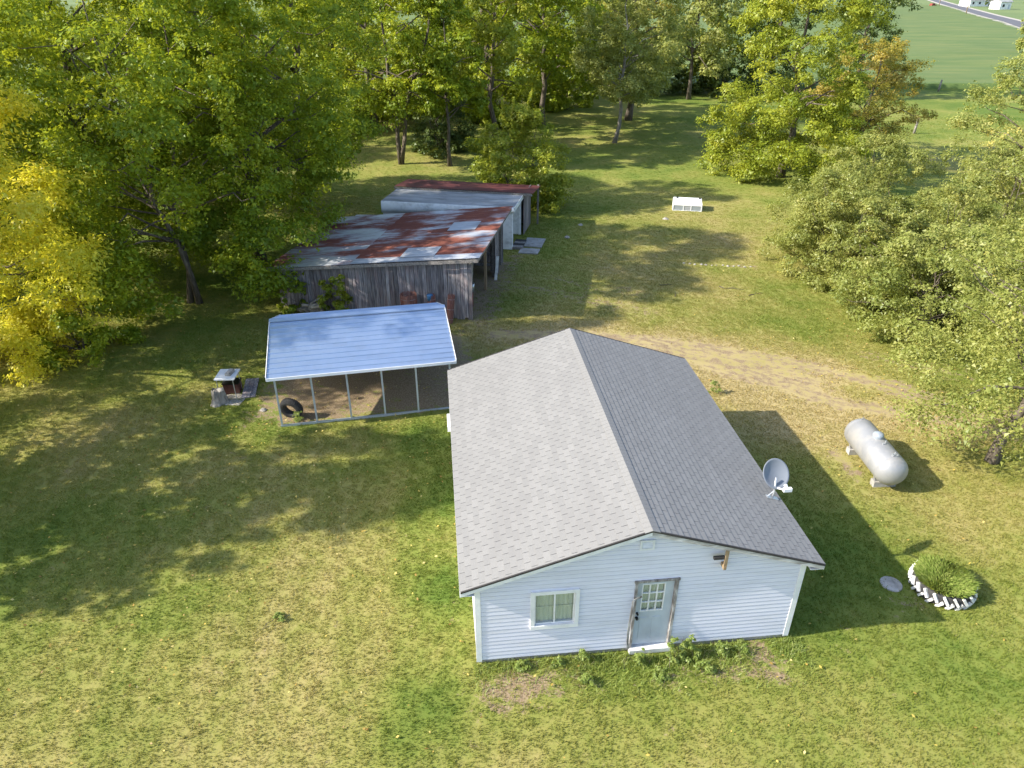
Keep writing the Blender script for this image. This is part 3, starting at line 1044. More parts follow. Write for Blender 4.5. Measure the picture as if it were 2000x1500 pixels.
for k in range(n):
    a, b = lx0 - .02 + (lx1 - lx0 + .04) * k / n, lx0 - .02 + (lx1 - lx0 + .04) * (k + 1) / n
    ya, yb = 0.105 + 0.012 * math.sin(k * 1.1), 0.105 + 0.012 * math.sin((k + 1) * 1.1)
    cu.poly([(a, ya, lz0 - .06), (b, yb, lz0 - .06), (b, yb, lz1 + .03), (a, ya, lz1 + .03)])
cu.build('curtain', M['curtain'], door)
for zz, r_, nm in ((1.17, .028, 'deadbolt'), (1.03, .036, 'door_knob')):
    mb = MB()
    mb.lathe([(0.0, 0.0), (r_, 0.0), (r_, .012), (r_ * .45, .018), (r_ * .5, .035), (r_ * .95, .05), (r_ * .8, .068), (0.0, .072)], 14,
             Matrix.Translation((3.565, 0.03, zz)) @ Matrix.Rotation(R(90), 4, 'X'))
    mb.build(nm, M['black_metal'], door, True)
df = MB()
df.bar((x0 - .03, -.02, 0.06), (x0 - .03, -.02, z1 + .01), .06, .05, (0, 1, 0))
df.bar((x1 + .03, -.02, 0.10), (x1 + .03, -.02, z1 + .01), .06, .05, (0, 1, 0))
df.bar((x0 - .08, -.022, z1 + .04), (x1 + .08, -.022, z1 + .04), .05, .06, (0, 0, 1))
df.box(x0, x0 + .012, 0.0, 0.11, z0, z1)
df.box(x1 - .012, x1, 0.0, 0.11, z0, z1)
df.build('door_frame', M['old_trim'], house)
th = MB()
th.box(x0 - .06, x1 + .06, -.13, 0.10, 0.02, z0)
th.build('threshold', M['white_paint'], house)
# strip of trim that has come loose and curls over the door's left edge
pl = MB()
pts = []
for k in range(14):
    t = k / 13
    pts.append((3.43 - .16 * math.sin(t * 2.2) * (1 - t) + .17 * max(0, t - .86) / .14, -.055 - .10 * math.sin(t * 3.0), 0.10 + 1.62 * min(1, t / .86) + .05 * max(0, t - .86) / .14))
for a, b in zip(pts[:-1], pts[1:]):
    pl.bar(a, b, .05, .008, (0, 1, 0))
pl.build('loose_trim_strip', M['old_trim'], house)

gv = MB()
gv.box(3.44, 3.75, -.05, -.006, 3.08, 3.12)
gv.box(3.44, 3.75, -.05, -.006, 3.30, 3.34)
gv.box(3.44, 3.48, -.05, -.006, 3.12, 3.30)
gv.box(3.71, 3.75, -.05, -.006, 3.12, 3.30)
vent = gv.build('gable_vent', M['trim'], house)
for k in range(4):
    zz = 3.125 + k * .044
    mb = MB()
    mb.hexa([(3.48, -.045, zz), (3.71, -.045, zz), (3.71, -.012, zz + .03), (3.48, -.012, zz + .03), (3.48, -.045, zz + .008), (3.71, -.045, zz + .008), (3.71, -.012, zz + .038), (3.48, -.012, zz + .038)])
    mb.build('louver', M['trim'], vent)
br = MB()
br.bar((5.30, -.16, 2.52), (5.30, -.16, 3.08), .07, .04, (0, 1, 0))
br.bar((5.30, -.19, 2.53), (5.30, -.024, 2.53), .06, .09)
bracket = br.build('hanging_bracket', M['tan_wood'], house)
MB().box(5.03, 5.265, -.17, -.11, 2.77, 2.84).build('bracket_arm', M['drip'], bracket)
bl = MB()
bl.box(-.42, -.026, 7.0, 7.75, 1.70, 1.86)
bl.build('awning_box', M['white_metal'], house)
dsn = MB()
dsn.bar((W + OS + .08, 9.0, 2.30), (W + .06, 9.0, 2.05), .07, .05)
dsn.bar((W + .06, 9.0, 2.07), (W + .06, 9.0, .15), .07, .05, (0, 1, 0))
dsn.bar((W + .05, 9.0, .16), (W + 0.7, 9.02, .06), .07, .05)
dsn.build('downspout', M['white_metal'], house)


# ------------------------------------------------------------------ satellite dish
def h2w(x, y, z):
    return tuple(H2W @ Vector((x, y, z)))


dish = thing('satellite_dish', 'grey satellite dish on a bent mast at the shingle roof edge', 'satellite dish', h2w(7.30, 2.02, HR - SL * (7.30 - W / 2) + 0.05), HYAW)
ft = MB()
fv = Vector((1, 0, -SL)).normalized()
ft.bar(-fv * .16, fv * .16, .12, .012, (SL, 0, 1))
ft.bar(-fv * .13 + Vector((0, 0, .01)), Vector((.05, .05, .17)), .025, .012)
ft.build('mount_foot', M['galv'], dish)
ms = MB()
ms.tube([(0.0, 0, .01), (.02, .0, .13), (.04, .05, .28), (.06, .12, .50)], .025, 10)
ms.build('mast', M['galv'], dish, True)
# bowl faces toward the camera and up (towards the south sky)
axis = Vector((0.05, -0.80, 0.60)).normalized()
q = axis.to_track_quat('Z', 'Y').to_matrix().to_4x4()
mt = Matrix.Translation((.09, .20, .55)) @ q
bw_ = MB()
prof = [(0.0, -0.085)] + [(0.33 * k / 9, -0.085 * (1 - (k / 9) ** 2)) for k in range(1, 10)]
back = [(r_ + .006, z_ - .012) for r_, z_ in reversed(prof[1:])] + [(0.0, -0.097)]
bw_.lathe(prof + back, 36, mt @ Matrix.Scale(1.12, 4, (0, 1, 0)))
bw_.build('reflector', M['dish'], dish, True)
am = MB()
p0, p1 = mt @ Vector((0, -.34, -.03)), mt @ Vector((.02, -.40, .36))
am.bar(mt @ Vector((0, -.20, -.09)), p0, .035, .03)
am.bar(p0, p1, .035, .03)
am.build('feed_arm', M['white_metal'], dish)
ln = MB()
c = p1
ln.box(c.x - .10, c.x + .10, c.y - .04, c.y + .04, c.z - .02, c.z + .07)
ln.lathe([(0.0, 0), (.035, 0), (.045, .07), (0, .075)], 12, Matrix.Translation(c + Vector((.0, .05, .05))) @ Matrix.Rotation(R(-75), 4, 'X'))
ln.build('receiver_head', M['white_metal'], dish)

# ------------------------------------------------------------------ propane tank
tank = thing('propane_tank', 'silver horizontal gas tank lying on concrete blocks in the lawn', 'gas tank', (11.25, 18.38, 0), R(1.5))
tr, half, zc = 0.475, 1.40, 0.69
prof = []
cyl = half - tr * 0.78
for k in range(0, 13):
    t = math.pi / 2 * k / 12
    prof.append((tr * math.sin(t), -cyl - tr * .78 * math.cos(t)))
for yy in (-cyl + .02, -cyl + .024, cyl - .024, cyl - .02):
    prof.append((tr * (1.006 if abs(yy) < cyl - .021 else 1.0), yy))
for k in range(12, -1, -1):
    t = math.pi / 2 * k / 12
    prof.append((tr * math.sin(t), cyl + tr * .78 * math.cos(t)))
tb = MB()
tb.lathe(prof, 40, Matrix.Translation((0, 0, zc)) @ Matrix.Rotation(R(-90), 4, 'X'))
tb.build('tank_shell', M['tank'], tank, True)
ld = MB()
ld.lathe([(0.155, -.02), (.165, .09), (.15, .14), (.10, .175), (0, .19)], 24, Matrix.Translation((0, .05, zc + tr - .02)))
ld.build('valve_dome', M['tank_lid'], tank, True)
for yy in (-.85, .85):
    mb = MB()
    mb.prism([(-.30, yy - .04, .20), (.30, yy - .04, .20), (.38, yy - .04, .50), (-.38, yy - .04, .50)], (0, .08, 0))
    mb.build('saddle', M['tank'], tank)
    mb = MB()
    mb.box(-.34, .34, yy - .11, yy + .11, -.03, .20)
    mb.build('support_block', M['concrete'], tank)
for yy in (-1.0, 1.05):
    mb = MB()
    for k in range(8):
        a, b = math.pi * k / 8, math.pi * (k + 1) / 8
        mb.bar((.055 * math.cos(a), yy, zc + tr - .02 + .085 * math.sin(a)), (.055 * math.cos(b), yy, zc + tr - .02 + .085 * math.sin(b)), .02, .015, (0, 1, 0))
    mb.build('lifting_lug', M['galv'], tank)
vl = MB()
for dx, dy, hh in ((.06, -.30, .10), (-.04, -.36, .07), (.04, -.92, .10), (-.05, -.96, .06), (.10, -.98, .05)):
    vl.tube([(dx, dy, zc + tr - .03), (dx, dy, zc + tr + hh)], [.022, .018], 8)
vl.bar((-.07, -.93, zc + tr + .05), (.12, -.95, zc + tr + .05), .018, .018)
vl.build('valve', M['galv'], tank)


# ------------------------------------------------------------------ tyres
def tyre_profile(Ro, Ri, w):
    p = []
    rm_ = (Ro + Ri) / 2
    for k in range(20):
        t = 2 * math.pi * k / 20
        cx, sx_ = math.cos(t), math.sin(t)
        ex = lambda v, e: math.copysign(abs(v) ** e, v)
        p.append((rm_ + (Ro - Ri) / 2 * ex(cx, .6), w / 2 * ex(sx_, .55)))
    return p


planter = thing('tyre_planter', 'white painted tractor tyre filled with long green grass', 'planter', (10.83, 13.28, 0), 0)
Ro, Ri, tw = 0.71, 0.47, 0.37
tz = Matrix.Translation((0, 0, tw / 2 - .02))
tp = MB()
tp.lathe(tyre_profile(Ro, Ri, tw), 48, tz, True)
tp.build('tyre_carcass', M['rubber'], planter, True)
for k in range(40):
    t = 2 * math.pi * k / 40
    up = 1 if k % 2 else -1
    a = Vector((Ro * math.cos(t) * 1.0, Ro * math.sin(t), tw / 2 - .02 + up * tw * .46))
    t2 = t + .17
    b = Vector(((Ro + .035) * math.cos(t2), (Ro + .035) * math.sin(t2), tw / 2 - .02 - up * .02))
    mb = MB()
    mb.bar(a, b, .062, .06, (math.cos(t), math.sin(t), 0))
    mb.build('tread_lug', M['white_rubber'], planter)
so = MB()
so.lathe([(0.0, .34), (.3, .33), (Ri + .06, .28)], 24)
so.build('soil', M['bark'], planter)


def blades(name, parent, n, rad, h0, h1, w, mat, seed, z=0.0, lean=.5):
    rr = np.random.default_rng(seed)
    a = rr.random(n) * 6.283
    d = rad * np.sqrt(rr.random(n))
    bx, by = d * np.cos(a), d * np.sin(a)
    h = h0 + (h1 - h0) * rr.random(n)
    t = rr.random(n) * 6.283
    lx, ly = rr.normal(0, lean, n) * h + np.cos(a) * d * .35, rr.normal(0, lean, n) * h + np.sin(a) * d * .35
    wx, wy = w * np.cos(t), w * np.sin(t)
    V = np.stack([np.stack([bx - wx, by - wy, np.full(n, z)], 1), np.stack([bx + wx, by + wy, np.full(n, z)], 1),
                  np.stack([bx + lx * .45 + wx * .7, by + ly * .45 + wy * .7, z + h * .7], 1), np.stack([bx + lx, by + ly, z + h * .92], 1)], 1).reshape(-1, 3)
    Q = np.arange(4 * n).reshape(-1, 4)
    me = np_mesh(name, V, Q, mat, {'tint': np.repeat(rr.random(n), 4)})
    return shared(name, me, parent)


tag(blades('grass', planter, 9000, .52, .10, .26, .005, M['weed'], 3, .27, .22), kind='stuff')

ft_ = thing('old_tyre', 'black car tyre standing by the corner post of the carport', 'tyre', (-7.72, 21.45, 0), CYAW + R(75))
mt = Matrix.Translation((0, 0, .35)) @ Matrix.Rotation(R(78), 4, 'Y') @ Matrix.Rotation(R(8), 4, 'X')
mb = MB()
mb.lathe(tyre_profile(.40, .21, .26), 40, mt, True)
mb.build('tyre_carcass', M['rubber'], ft_, True)
mb = MB()
for k in range(36):
    t = 2 * math.pi * k / 36
    for s_ in (-1, 1):
        a = mt @ Vector((.398 * math.cos(t), .398 * math.sin(t), s_ * .02))
        b = mt @ Vector((.385 * math.cos(t + .06), .385 * math.sin(t + .06), s_ * .115))
        mb.bar(a, b, .03, .02)
mb.build('tread', M['rubber'], ft_)

lid = MB()
lid.lathe([(0.0, .062), (.10, .062), (.105, .05), (.24, .05), (.262, .042), (.27, -.05)], 32)
lo = lid.build('tank_cover', M['concrete'], None, True, (9.64, 13.41, 0))
tag(lo, 'round concrete cover set in the grass beside the tyre planter', 'cover')

# ------------------------------------------------------------------ carport
cp = thing('carport', 'open metal carport with pale steel ribbed roof and square posts', 'carport', (CX, CY, 0), CYAW)
CL, CD = 5.85, 5.6          # length, depth between posts
EV, RG, EVB = 1.98, 2.74, 1.62
OVX, OVY = 0.20, 0.22
for row, yy in ((0, 0.0), (1, CD)):
    for k in range(6):
        xx = CL * k / 5
        MB().box(xx - .03, xx + .03, yy - .03, yy + .03, .06, (EV if row == 0 else EVB + .07) + .02).build('post', M['steel_post'], cp)
    MB().box(-.05, CL + .05, yy - .035, yy + .035, -.02, .06).build('base_rail', M['steel_post'], cp)
for k in range(6):
    xx = CL * k / 5
    mb = MB()
    mb.bar((xx, -.03, EV + .03), (xx, CD / 2, RG - .05), .055, .055)
    mb.bar((xx, CD + .03, EVB + .09), (xx, CD / 2, RG - .05), .055, .055)
    mb.build('rafter', M['steel_post'], cp)
CSL = {-1: (RG - EV) / (CD / 2 + OVY), 1: (RG - EVB) / (CD / 2 + OVY)}
EAVE = {-1: EV, 1: EVB}


def carport_panel(y0, y1, sgn):
    """one steel sheet along x with a raised rib at its upper edge; y measured from the eave up to the ridge"""
    csl = CSL[sgn]

    def P(x, s, n):
        ln_ = math.sqrt(1 + csl * csl)
        yy = -OVY + s
        zz = EAVE[sgn] + s * csl
        yy2, zz2 = yy - n * csl / ln_, zz + n / ln_
        return (x, yy2 if sgn < 0 else CD - yy2, zz2)
    mb = MB()
    xa, xb = -OVX, CL + OVX
    prof_ = [(y0, .030), (y0 + .02, .034), (y1 - .050, .034), (y1 - .044, .064), (y1 - .016, .064), (y1 - .002, .036)]
    i = 0
    for x in (xa, xb):
        for (s, n) in prof_:
            mb.v.append(P(x, s, n))
    m_ = len(prof_)
    for k in range(m_ - 1):
        f = (k, m_ + k, m_ + k + 1, k + 1)
        mb.f.append(f if sgn < 0 else f[::-1])
    for x in (xa, xb):
        for (s, n) in prof_:
            mb.v.append(P(x, s, n - .006))
    o = 2 * m_
    for k in range(m_ - 1):
        f = (o + k + 1, o + m_ + k + 1, o + m_ + k, o + k)
        mb.f.append(f if sgn < 0 else f[::-1])
    mb.f.append((0, o, o + m_, m_))
    return mb


half_run = CD / 2 + OVY
npan = 12
for sgn in (-1, 1):
    for k in range(npan):
        carport_panel(half_run * k / npan, half_run * (k + 1) / npan + .004, sgn).build('roof_panel', M['steel_sheet'], cp)
    mb = MB()          # eave trim
    ye = -OVY - .012 if sgn < 0 else CD + OVY + .012
    mb.box(-OVX - .02, CL + OVX + .02, ye - .012, ye + .012, EAVE[sgn] - .06, EAVE[sgn] + .042)
    mb.build('eave_trim', M['white_metal'], cp)
    for xx in (-OVX - .03, CL + OVX + .01):
        mb = MB()
        pts = [(xx, -OVY, EAVE[sgn] - .05), (xx, CD / 2, RG - .05), (xx, CD / 2, RG + .085), (xx, -OVY, EAVE[sgn] + .085)]
        if sgn > 0:
            pts = [(a, CD - b, c_) for a, b, c_ in pts][::-1]
        mb.prism(pts, (.02, 0, 0))
        mb.build('rake_trim', M['white_metal'], cp)
rcp = MB()
for sgn in (-1, 1):
    p = [(-OVX - .03, CD / 2, RG + .102), (CL + OVX + .03, CD / 2, RG + .102), (CL + OVX + .03, CD / 2 + sgn * .15, RG + .096 - .15 * CSL[sgn]), (-OVX - .03, CD / 2 + sgn * .15, RG + .096 - .15 * CSL[sgn])]
    pb = [(a, b, c_ - .045) for a, b, c_ in p]
    rcp.hexa(pb + p if sgn > 0 else pb[::-1] + p[::-1])
rcp.build('ridge_cap', M['steel_sheet'], cp)

# ------------------------------------------------------------------ rusty shed
SW, SD = 9.45, 7.75
ZL, ZR = 1.95, 3.00
shed = thing('weathered_shed', 'weathered grey plank shed with rusty sheet roof and one open side', 'shed', (SX, SY, 0), SYAW)
ssl = (ZR - ZL) / SW


def shed_z(x):
    return ZL + ssl * x


x = 0.12
pk = 0
planks_mb = []
while x < SW - .12:
    w = random.uniform(.155, .215)
    x1 = min(x + w, SW - .06)
    mb = MB()
    y0 = .02 + random.uniform(-.014, .014)
    lx_ = random.uniform(-.012, .012)
    zb = random.uniform(-.02, .10) if random.random() < .75 else random.uniform(.08, .2)
    ztop = shed_z(x) - .02
    mb.hexa([(x, y0, zb), (x1 - .012, y0, zb + random.uniform(-.03, .03)), (x1 - .012, y0 + .024, zb), (x, y0 + .024, zb),
             (x + lx_, y0, ztop), (x1 - .012 + lx_, y0, ztop + w * ssl), (x1 - .012 + lx_, y0 + .024, ztop + w * ssl), (x + lx_, y0 + .024, ztop)])
    mb.build('plank', M['old_wood'], shed)
    x = x1
# left and back walls
y = .10
while y < SD - .2:
    mb = MB()
    mb.box(.10, .124, y, min(y + .22, SD - .15), 0.0, ZL - .02)
    mb.build('plank', M['old_wood'], shed)
    y += .232
x = .14
while x < SW - .2:
    mb = MB()
    z_ = shed_z(x) - .02
    mb.hexa([(x, SD - .12, 0), (x + .22, SD - .12, 0), (x + .22, SD - .096, 0), (x, SD - .096, 0), (x, SD - .12, z_), (x + .22, SD - .12, z_ + .02), (x + .22, SD - .096, z_ + .02), (x, SD - .096, z_)])
    mb.build('plank', M['old_wood'], shed)
    x += .234
# sparse inner row of boards that closes the bay
x = .5
for px_, py_, w_ in ((9.12, 3.75, .12), (9.15, 5.6, .12), (9.15, 7.4, .12), (4.6, 3.8, .12), (4.6, .2, .12), (4.6, 7.4, .12), (9.15, .12, .12), (.25, .2, .1)):
    mb = MB()
    mb.box(px_ - w_ / 2, px_ + w_ / 2, py_ - w_ / 2, py_ + w_ / 2, -.05, shed_z(px_) - .10)
    mb.build('post', M['tan_wood'] if py_ == 3.75 else M['board_wood'], shed)
for k in range(4):
    mb = MB()
    yy = 5.42 + k * .24
    mb.box(9.26, 9.285, yy, yy + .22, .0, shed_z(9.2) - .14)
    mb.build('plank', M['old_wood'], shed)
for yy in (.06, 2.0, 3.9, 5.8, SD - .18):
    mb = MB()
    mb.hexa([(.05, yy, ZL - .14), (SW, yy, ZR - .14), (SW, yy + .05, ZR - .14), (.05, yy + .05, ZL - .14), (.05, yy, ZL - .03), (SW, yy, ZR - .03), (SW, yy + .05, ZR - .03), (.05, yy + .05, ZL - .03)])
    mb.build('rafter', M['board_wood'], shed)


def corrugated(x0, x1, y0, y1, zf, waves, amp, droop=0.0):
    """sheet with corrugations running along x"""
    mb = MB()
    n_ = waves * 4
    m_ = 2
    for i_ in range(m_):
        xx = x0 + (x1 - x0) * i_ / (m_ - 1)
        for k in range(n_ + 1):
            yy = y0 + (y1 - y0) * k / n_
            mb.v.append((xx, yy, zf(xx) + amp * math.sin(2 * math.pi * k / 4)))
    for i_ in range(m_ - 1):
        for k in range(n_):
            a = i_ * (n_ + 1) + k
            mb.f.append((a, a + n_ + 1, a + n_ + 2, a + 1))
    return mb


nrow = 12
for cidx, (xa, xb, lift, key) in enumerate(((-.28, 4.05, 0.0, 'rust_a'), (3.85, SW + .30, .022, 'rust_b'))):
    for k in range(nrow):
        ya = -.22 + (SD + .36) * k / nrow
        yb = ya + (SD + .36) / nrow + .05
        e = random.uniform(-.04, .04)
        key2 = key
        if (cidx, k) in ((1, 0),):
            key2 = 'tin'
        sheet = corrugated(0, xb - xa, 0, yb - ya, lambda u: shed_z(xa + u) - shed_z(xa), 8, .009)
        o = sheet.build('roof_sheet', M[key2], shed, True, (xa + (e if cidx == 0 else 0), ya, shed_z(xa) + .012 + lift + .003 * (k % 2)))
for (xa, xb, ya, yb) in ((6.0, 7.6, .3, 1.6), (7.2, 8.6, 4.0, 5.4)):       # bright patch sheets
    sheet = corrugated(0, xb - xa, 0, yb - ya, lambda u: shed_z(xa + u) - shed_z(xa), 14, .008)
    sheet.build('patch_sheet', M['tin'], shed, True, (xa, ya, shed_z(xa) + .058))
mb = MB()
mb.hexa([(-.26, -.235, ZL - .17), (SW + .25, -.235, ZR - .15), (SW + .25, -.205, ZR - .15), (-.26, -.205, ZL - .17), (-.26, -.235, ZL - .045), (SW + .25, -.235, ZR + .0), (SW + .25, -.205, ZR + .0), (-.26, -.205, ZL - .045)])
mb.build('fascia_board', M['board_wood'], shed)
mb = MB()
mb.box(SW + .20, SW + .235, -.20, SD + .1, ZR - .15, ZR + .0)
mb.build('fascia_board', M['board_wood'], shed)
mb = MB()
mb.box(SW - .20, SW - .10, -.1, SD, ZR - .30, ZR - .16)
mb.build('header_beam', M['board_wood'], shed)
mb = MB()
mb.prism([(9.30, .06, 1.1), (9.30, .06, ZR - .14), (9.30, .50, ZR - .14)], (.025, 0, 0))
mb.build('corner_brace', M['board_wood'], shed)
S2W = Matrix.Translation((SX, SY, 0)) @ Matrix.Rotation(SYAW, 4, 'Z')


def s2w(x, y, z):
    return tuple(S2W @ Vector((x, y, z)))


# things kept inside the open bay
mb = MB()
mb.bar((0, 0, 0), (.12, .05, 1.25), .14, .05, (0, 1, 0))
tag(mb.build('white_plank', M['white_paint'], None, False, s2w(9.35, 5.1, 0)), 'white painted plank leaning upright in the open shed bay', 'plank')
mb = MB()
mb.lathe([(0, 0), (.14, 0), (.17, .40), (.165, .40), (.14, .02), (0, .02)], 18)
o = mb.build('metal_bucket', M['galv'], None, True, s2w(8.9, 1.6, .75))
tag(o, 'small grey metal can on a barrel just inside the shed bay', 'can')
brl = thing('oil_drum', 'dark red steel drum inside the shadowed shed bay', 'drum', s2w(8.7, 1.6, 0))
mb = MB()
mb.lathe([(0, 0), (.28, 0), (.28, .24), (.29, .25), (.28, .26), (.28, .50), (.29, .51), (.28, .52), (.28, .74), (.26, .745), (0, .735)], 24)
mb.build('drum_body', M['red_paint'], brl, True)
rk = thing('shelf_rack', 'dark wooden shelf rack standing inside the shed bay', 'shelf', s2w(8.3, 6.3, 0), SYAW)
for a in (-.6, .6):
    for b in (-.15, .15):
        MB().box(a - .03, a + .03, b - .03, b + .03, 0, 1.7).build('upright', M['board_wood'], rk)
for k in range(3):
    MB().box(-.63, .63, -.19, .19, .35 + k * .6, .385 + k * .6).build('shelf_board', M['board_wood'], rk)

# ------------------------------------------------------------------ white shed behind
BX, BY = -7.40, 40.75
wsh = thing('white_shed', 'white painted shed with flat grey roof behind the rusty shed', 'shed', (BX, BY, 0), -0.185)
BWd, BD, BZ = 7.55, 2.85, 2.40
mb = MB()
mb.box(0, BWd - .02, 0.02, .10, 0, BZ - .16)
mb.build('wall', M['white_paint'], wsh)
mb = MB()
mb.box(0, .08, .10, BD - .08, 0, BZ - .05)
mb.build('wall', M['white_paint'], wsh)
mb = MB()
mb.box(0, BWd, BD - .08, BD, 0, BZ - .05)
mb.build('wall', M['white_paint'], wsh)
# curved white front lip of the roof
lip = MB()
n_ = 10
for i_ in range(n_ + 1):
    xx = -.05 + (BWd + .15) * i_ / n_
    drop = .62 - .35 * i_ / n_
    for (dy, dz) in ((-.0, .03), (-.05, -.01), (-.075, -drop * .5), (-.06, -drop), (-.03, -drop)):
        lip.v.append((xx, dy - .02, BZ + dz))
for i_ in range(n_):
    for k in range(4):
        a = i_ * 5 + k
        lip.f.append((a, a + 1, a + 6, a + 5))
lip.build('front_fascia', M['white_paint'], wsh, True)
rf = MB()
n_ = 14
for i_ in range(n_ + 1):
    xx = -.05 + (BWd + .15) * i_ / n_
    for yy in (-.02, BD * .5, BD + .06):
        rf.v.append((xx, yy, BZ + .03 + .03 * math.sin(i_ * .9) * (1 if yy == BD * .5 else 0)))
for i_ in range(n_):
    for k in range(2):
        a = i_ * 3 + k
        rf.f.append((a, a + 3, a + 4, a + 1))
rf.build('roof', M['roll_roof'], wsh)
mb = MB()
mb.box(-.05, BWd + .10, 0.0, BD + .05, BZ - .05, BZ - .0)
mb.build('roof_deck', M['board_wood'], wsh)
mb = MB()
mb.box(BWd + .101, BWd + .125, -.02, BD + .05, BZ - .22, BZ + .035)
mb.build('side_fascia', M['white_paint'], wsh)
for yy in (.10, BD - .12):
    MB().box(BWd - .14, BWd, yy, yy + .12, 0.0, BZ - .06).build('post', M['white_paint'], wsh)
MB().box(BWd - .15, BWd + .01, .09, .23, -.02, .10).build('red_post_foot', M['red_paint'], wsh)
mb = MB()
mb.box(BWd - .9, BWd - .86, .22, BD - .12, 0, BZ - .06)
mb.build('inner_door', M['white_paint'], wsh)
for k in range(5):
    MB().box(BWd - .86, BWd - .845, .25, BD - .15, .35 + k * .42, .43 + k * .42).build('door_batten', M['drip'], wsh)
st = thing('wooden_step', 'dark wooden step at the open end of the white shed', 'step', (0.42, 40.15, 0), -0.185)
for k in range(4):
    MB().box(-.30, .32, -.75 + k * .36, -.41 + k * .36, .10, .145).build('tread_board', M['drip' if k % 2 else 'board_wood'], st)
MB().box(-.26, .28, -.72, .66, -.02, .10).build('step_frame', M['board_wood'], st)
for (xx, yy, sx_, sy_, lab) in ((1.30, 40.55, .55, .78, 'large square concrete slab on the grass by the wooden step'), (0.98, 39.05, .55, .42, 'small concrete slab nearer the rusty shed than the large one')):
    mb = MB()
    mb.box(-sx_, sx_, -sy_, sy_, -.05, .06)
    o = mb.build('concrete_slab', M['concrete'], None, False, (xx, yy, 0))
    o.rotation_euler = (0, 0, -.2)
    tag(o, lab, 'slab', 'slabs by the white shed')
# low grey lean-to roof between the two sheds
lt = thing('low_lean_to', 'low grey tin lean-to between the rusty shed and the white shed', 'lean-to', (-9.0, 40.1, 0), -.185)
mb = MB()
mb.hexa([(0, -.6, 1.62), (5.6, -.6, 1.85), (5.6, .55, 1.85), (0, .55, 1.62), (0, -.6, 1.66), (5.6, -.6, 1.89), (5.6, .55, 1.89), (0, .55, 1.66)])
mb.build('roof', M['tin'], lt)
for a in (.05, 2.8, 5.5):
    for b in (-.5, .45):
        MB().box(a, a + .09, b - .05, b + .04, -.03, 1.62 + a * .041).build('post', M['board_wood'], lt)
MB().box(.0, .03, -.5, .45, 0, 1.6).build('wall', M['old_wood'], lt)

# ------------------------------------------------------------------ red roofed shed
rsh = thing('red_roofed_shed', 'dark plank shed with dull red tin roof at the back of the row', 'shed', (-6.9, 43.62, 0), -0.20)
RW, RD = 7.75, 2.35
mb = MB()
mb.box(0, RW, RD - .06, RD, 0, 2.05)
mb.build('wall', M['old_wood'], rsh)
mb = MB()
mb.box(0, .06, .05, RD - .06, 0, 2.1)
mb.build('wall', M['old_wood'], rsh)
y = .05
while y < RD - .1:
    MB().box(RW - .03, RW, y, y + .20, 0, 2.44).build('plank', M['old_wood'], rsh)
    y += .212
for k in range(9):
    xa = -.2 + (RW + .75) * k / 9
    xb = xa + (RW + .75) / 9 + .03
    mb = MB()
    nn = 12
    for yy in (-.15, RD + .15):
        for q_ in range(nn + 1):
            mb.v.append((xa + (xb - xa) * q_ / nn, yy, 2.56 - .07 * (yy + .15) + .012 * math.sin(math.pi * q_) + .004 * (k % 2)))
    for q_ in range(nn):
        mb.f.append((q_, q_ + 1, nn + 2 + q_, nn + 1 + q_))
    mb.build('roof_sheet', M['red_roof'], rsh)
MB().box(-.18, RW + .5, -.16, -.13, 2.40, 2.53).build('fascia_board', M['board_wood'], rsh)
MB().box(RW + .40, RW + .50, RD - .05, RD + .05, -.05, 2.46).build('post', M['board_wood'], rsh)
MB().box(RW + .0, RW + .5, -.05, .02, 2.36, 2.44).build('rafter', M['board_wood'], rsh)


# ------------------------------------------------------------------ small things by the carport and shed wall
tbl = thing('work_table', 'small table with white top and thin metal legs on the lawn', 'table', (-10.42, 23.05, 0), .04)
MB().box(-.36, .36, -.40, .40, .80, .845).build('table_top', M['white_metal'], tbl)
for a in (-.30, .28):
    for b in (-.33, .33):
        mb = MB()
        mb.tube([(a * 1.05, b * 1.05, -.02), (a, b, .80)], .016, 8)
        mb.build('leg', M['galv'], tbl)
blk = MB()
blk.box(-.095, .095, -.20, .20, 0, .10)
blk.box(-.075, .075, -.18, .18, .10, .12)
o = blk.build('concrete_block', M['concrete'], None, False, (-10.32, 23.08, .845))
o.rotation_euler = (0, 0, -.12)
tag(o, 'grey concrete block lying on the white table top', 'block')
gr = thing('fire_grill', 'rusty dark red fire box on the ground under the table', 'grill', (-10.40, 23.25, 0), .1)
MB().box(-.28, .28, -.22, .22, 0.0, .42).build('box_body', M['rust_brown'], gr)
MB().box(-.31, .31, -.25, .25, .42, .45).build('grate', M['black_metal'], gr)
stump = MB()
rr = random.Random(8)
rows = []
for k, (zz, r_) in enumerate(((-.05, .40), (.08, .31), (.25, .25), (.42, .23), (.50, .22))):
    for q_ in range(14):
        t = 2 * math.pi * q_ / 14
        a = r_ * (1 + .16 * math.sin(3 * t + 1) + rr.uniform(-.10, .10))
        stump.v.append((a * math.cos(t), a * math.sin(t) * .8, zz + (rr.uniform(-.06, .12) if k == 4 else 0)))
for k in range(4):
    for q_ in range(14):
        q2 = (q_ + 1) % 14
        stump.f.append((k * 14 + q_, k * 14 + q2, (k + 1) * 14 + q2, (k + 1) * 14 + q_))
stump.f.append(tuple(4 * 14 + q_ for q_ in range(14)))
o = stump.build('tree_stump', M['pale_bark'], None, False, (-10.62, 22.42, 0))
tag(o, 'rotting grey tree stump in front of the white table', 'stump')
brd = thing('wooden_pallet', 'grey wooden boards lying flat beside the white table', 'boards', (-9.82, 23.42, 0), .20)
for k in range(3):
    MB().box(-.24 + k * .165, -.085 + k * .165, -.72, .72, .04, .075).build('board', M['old_wood'], brd)
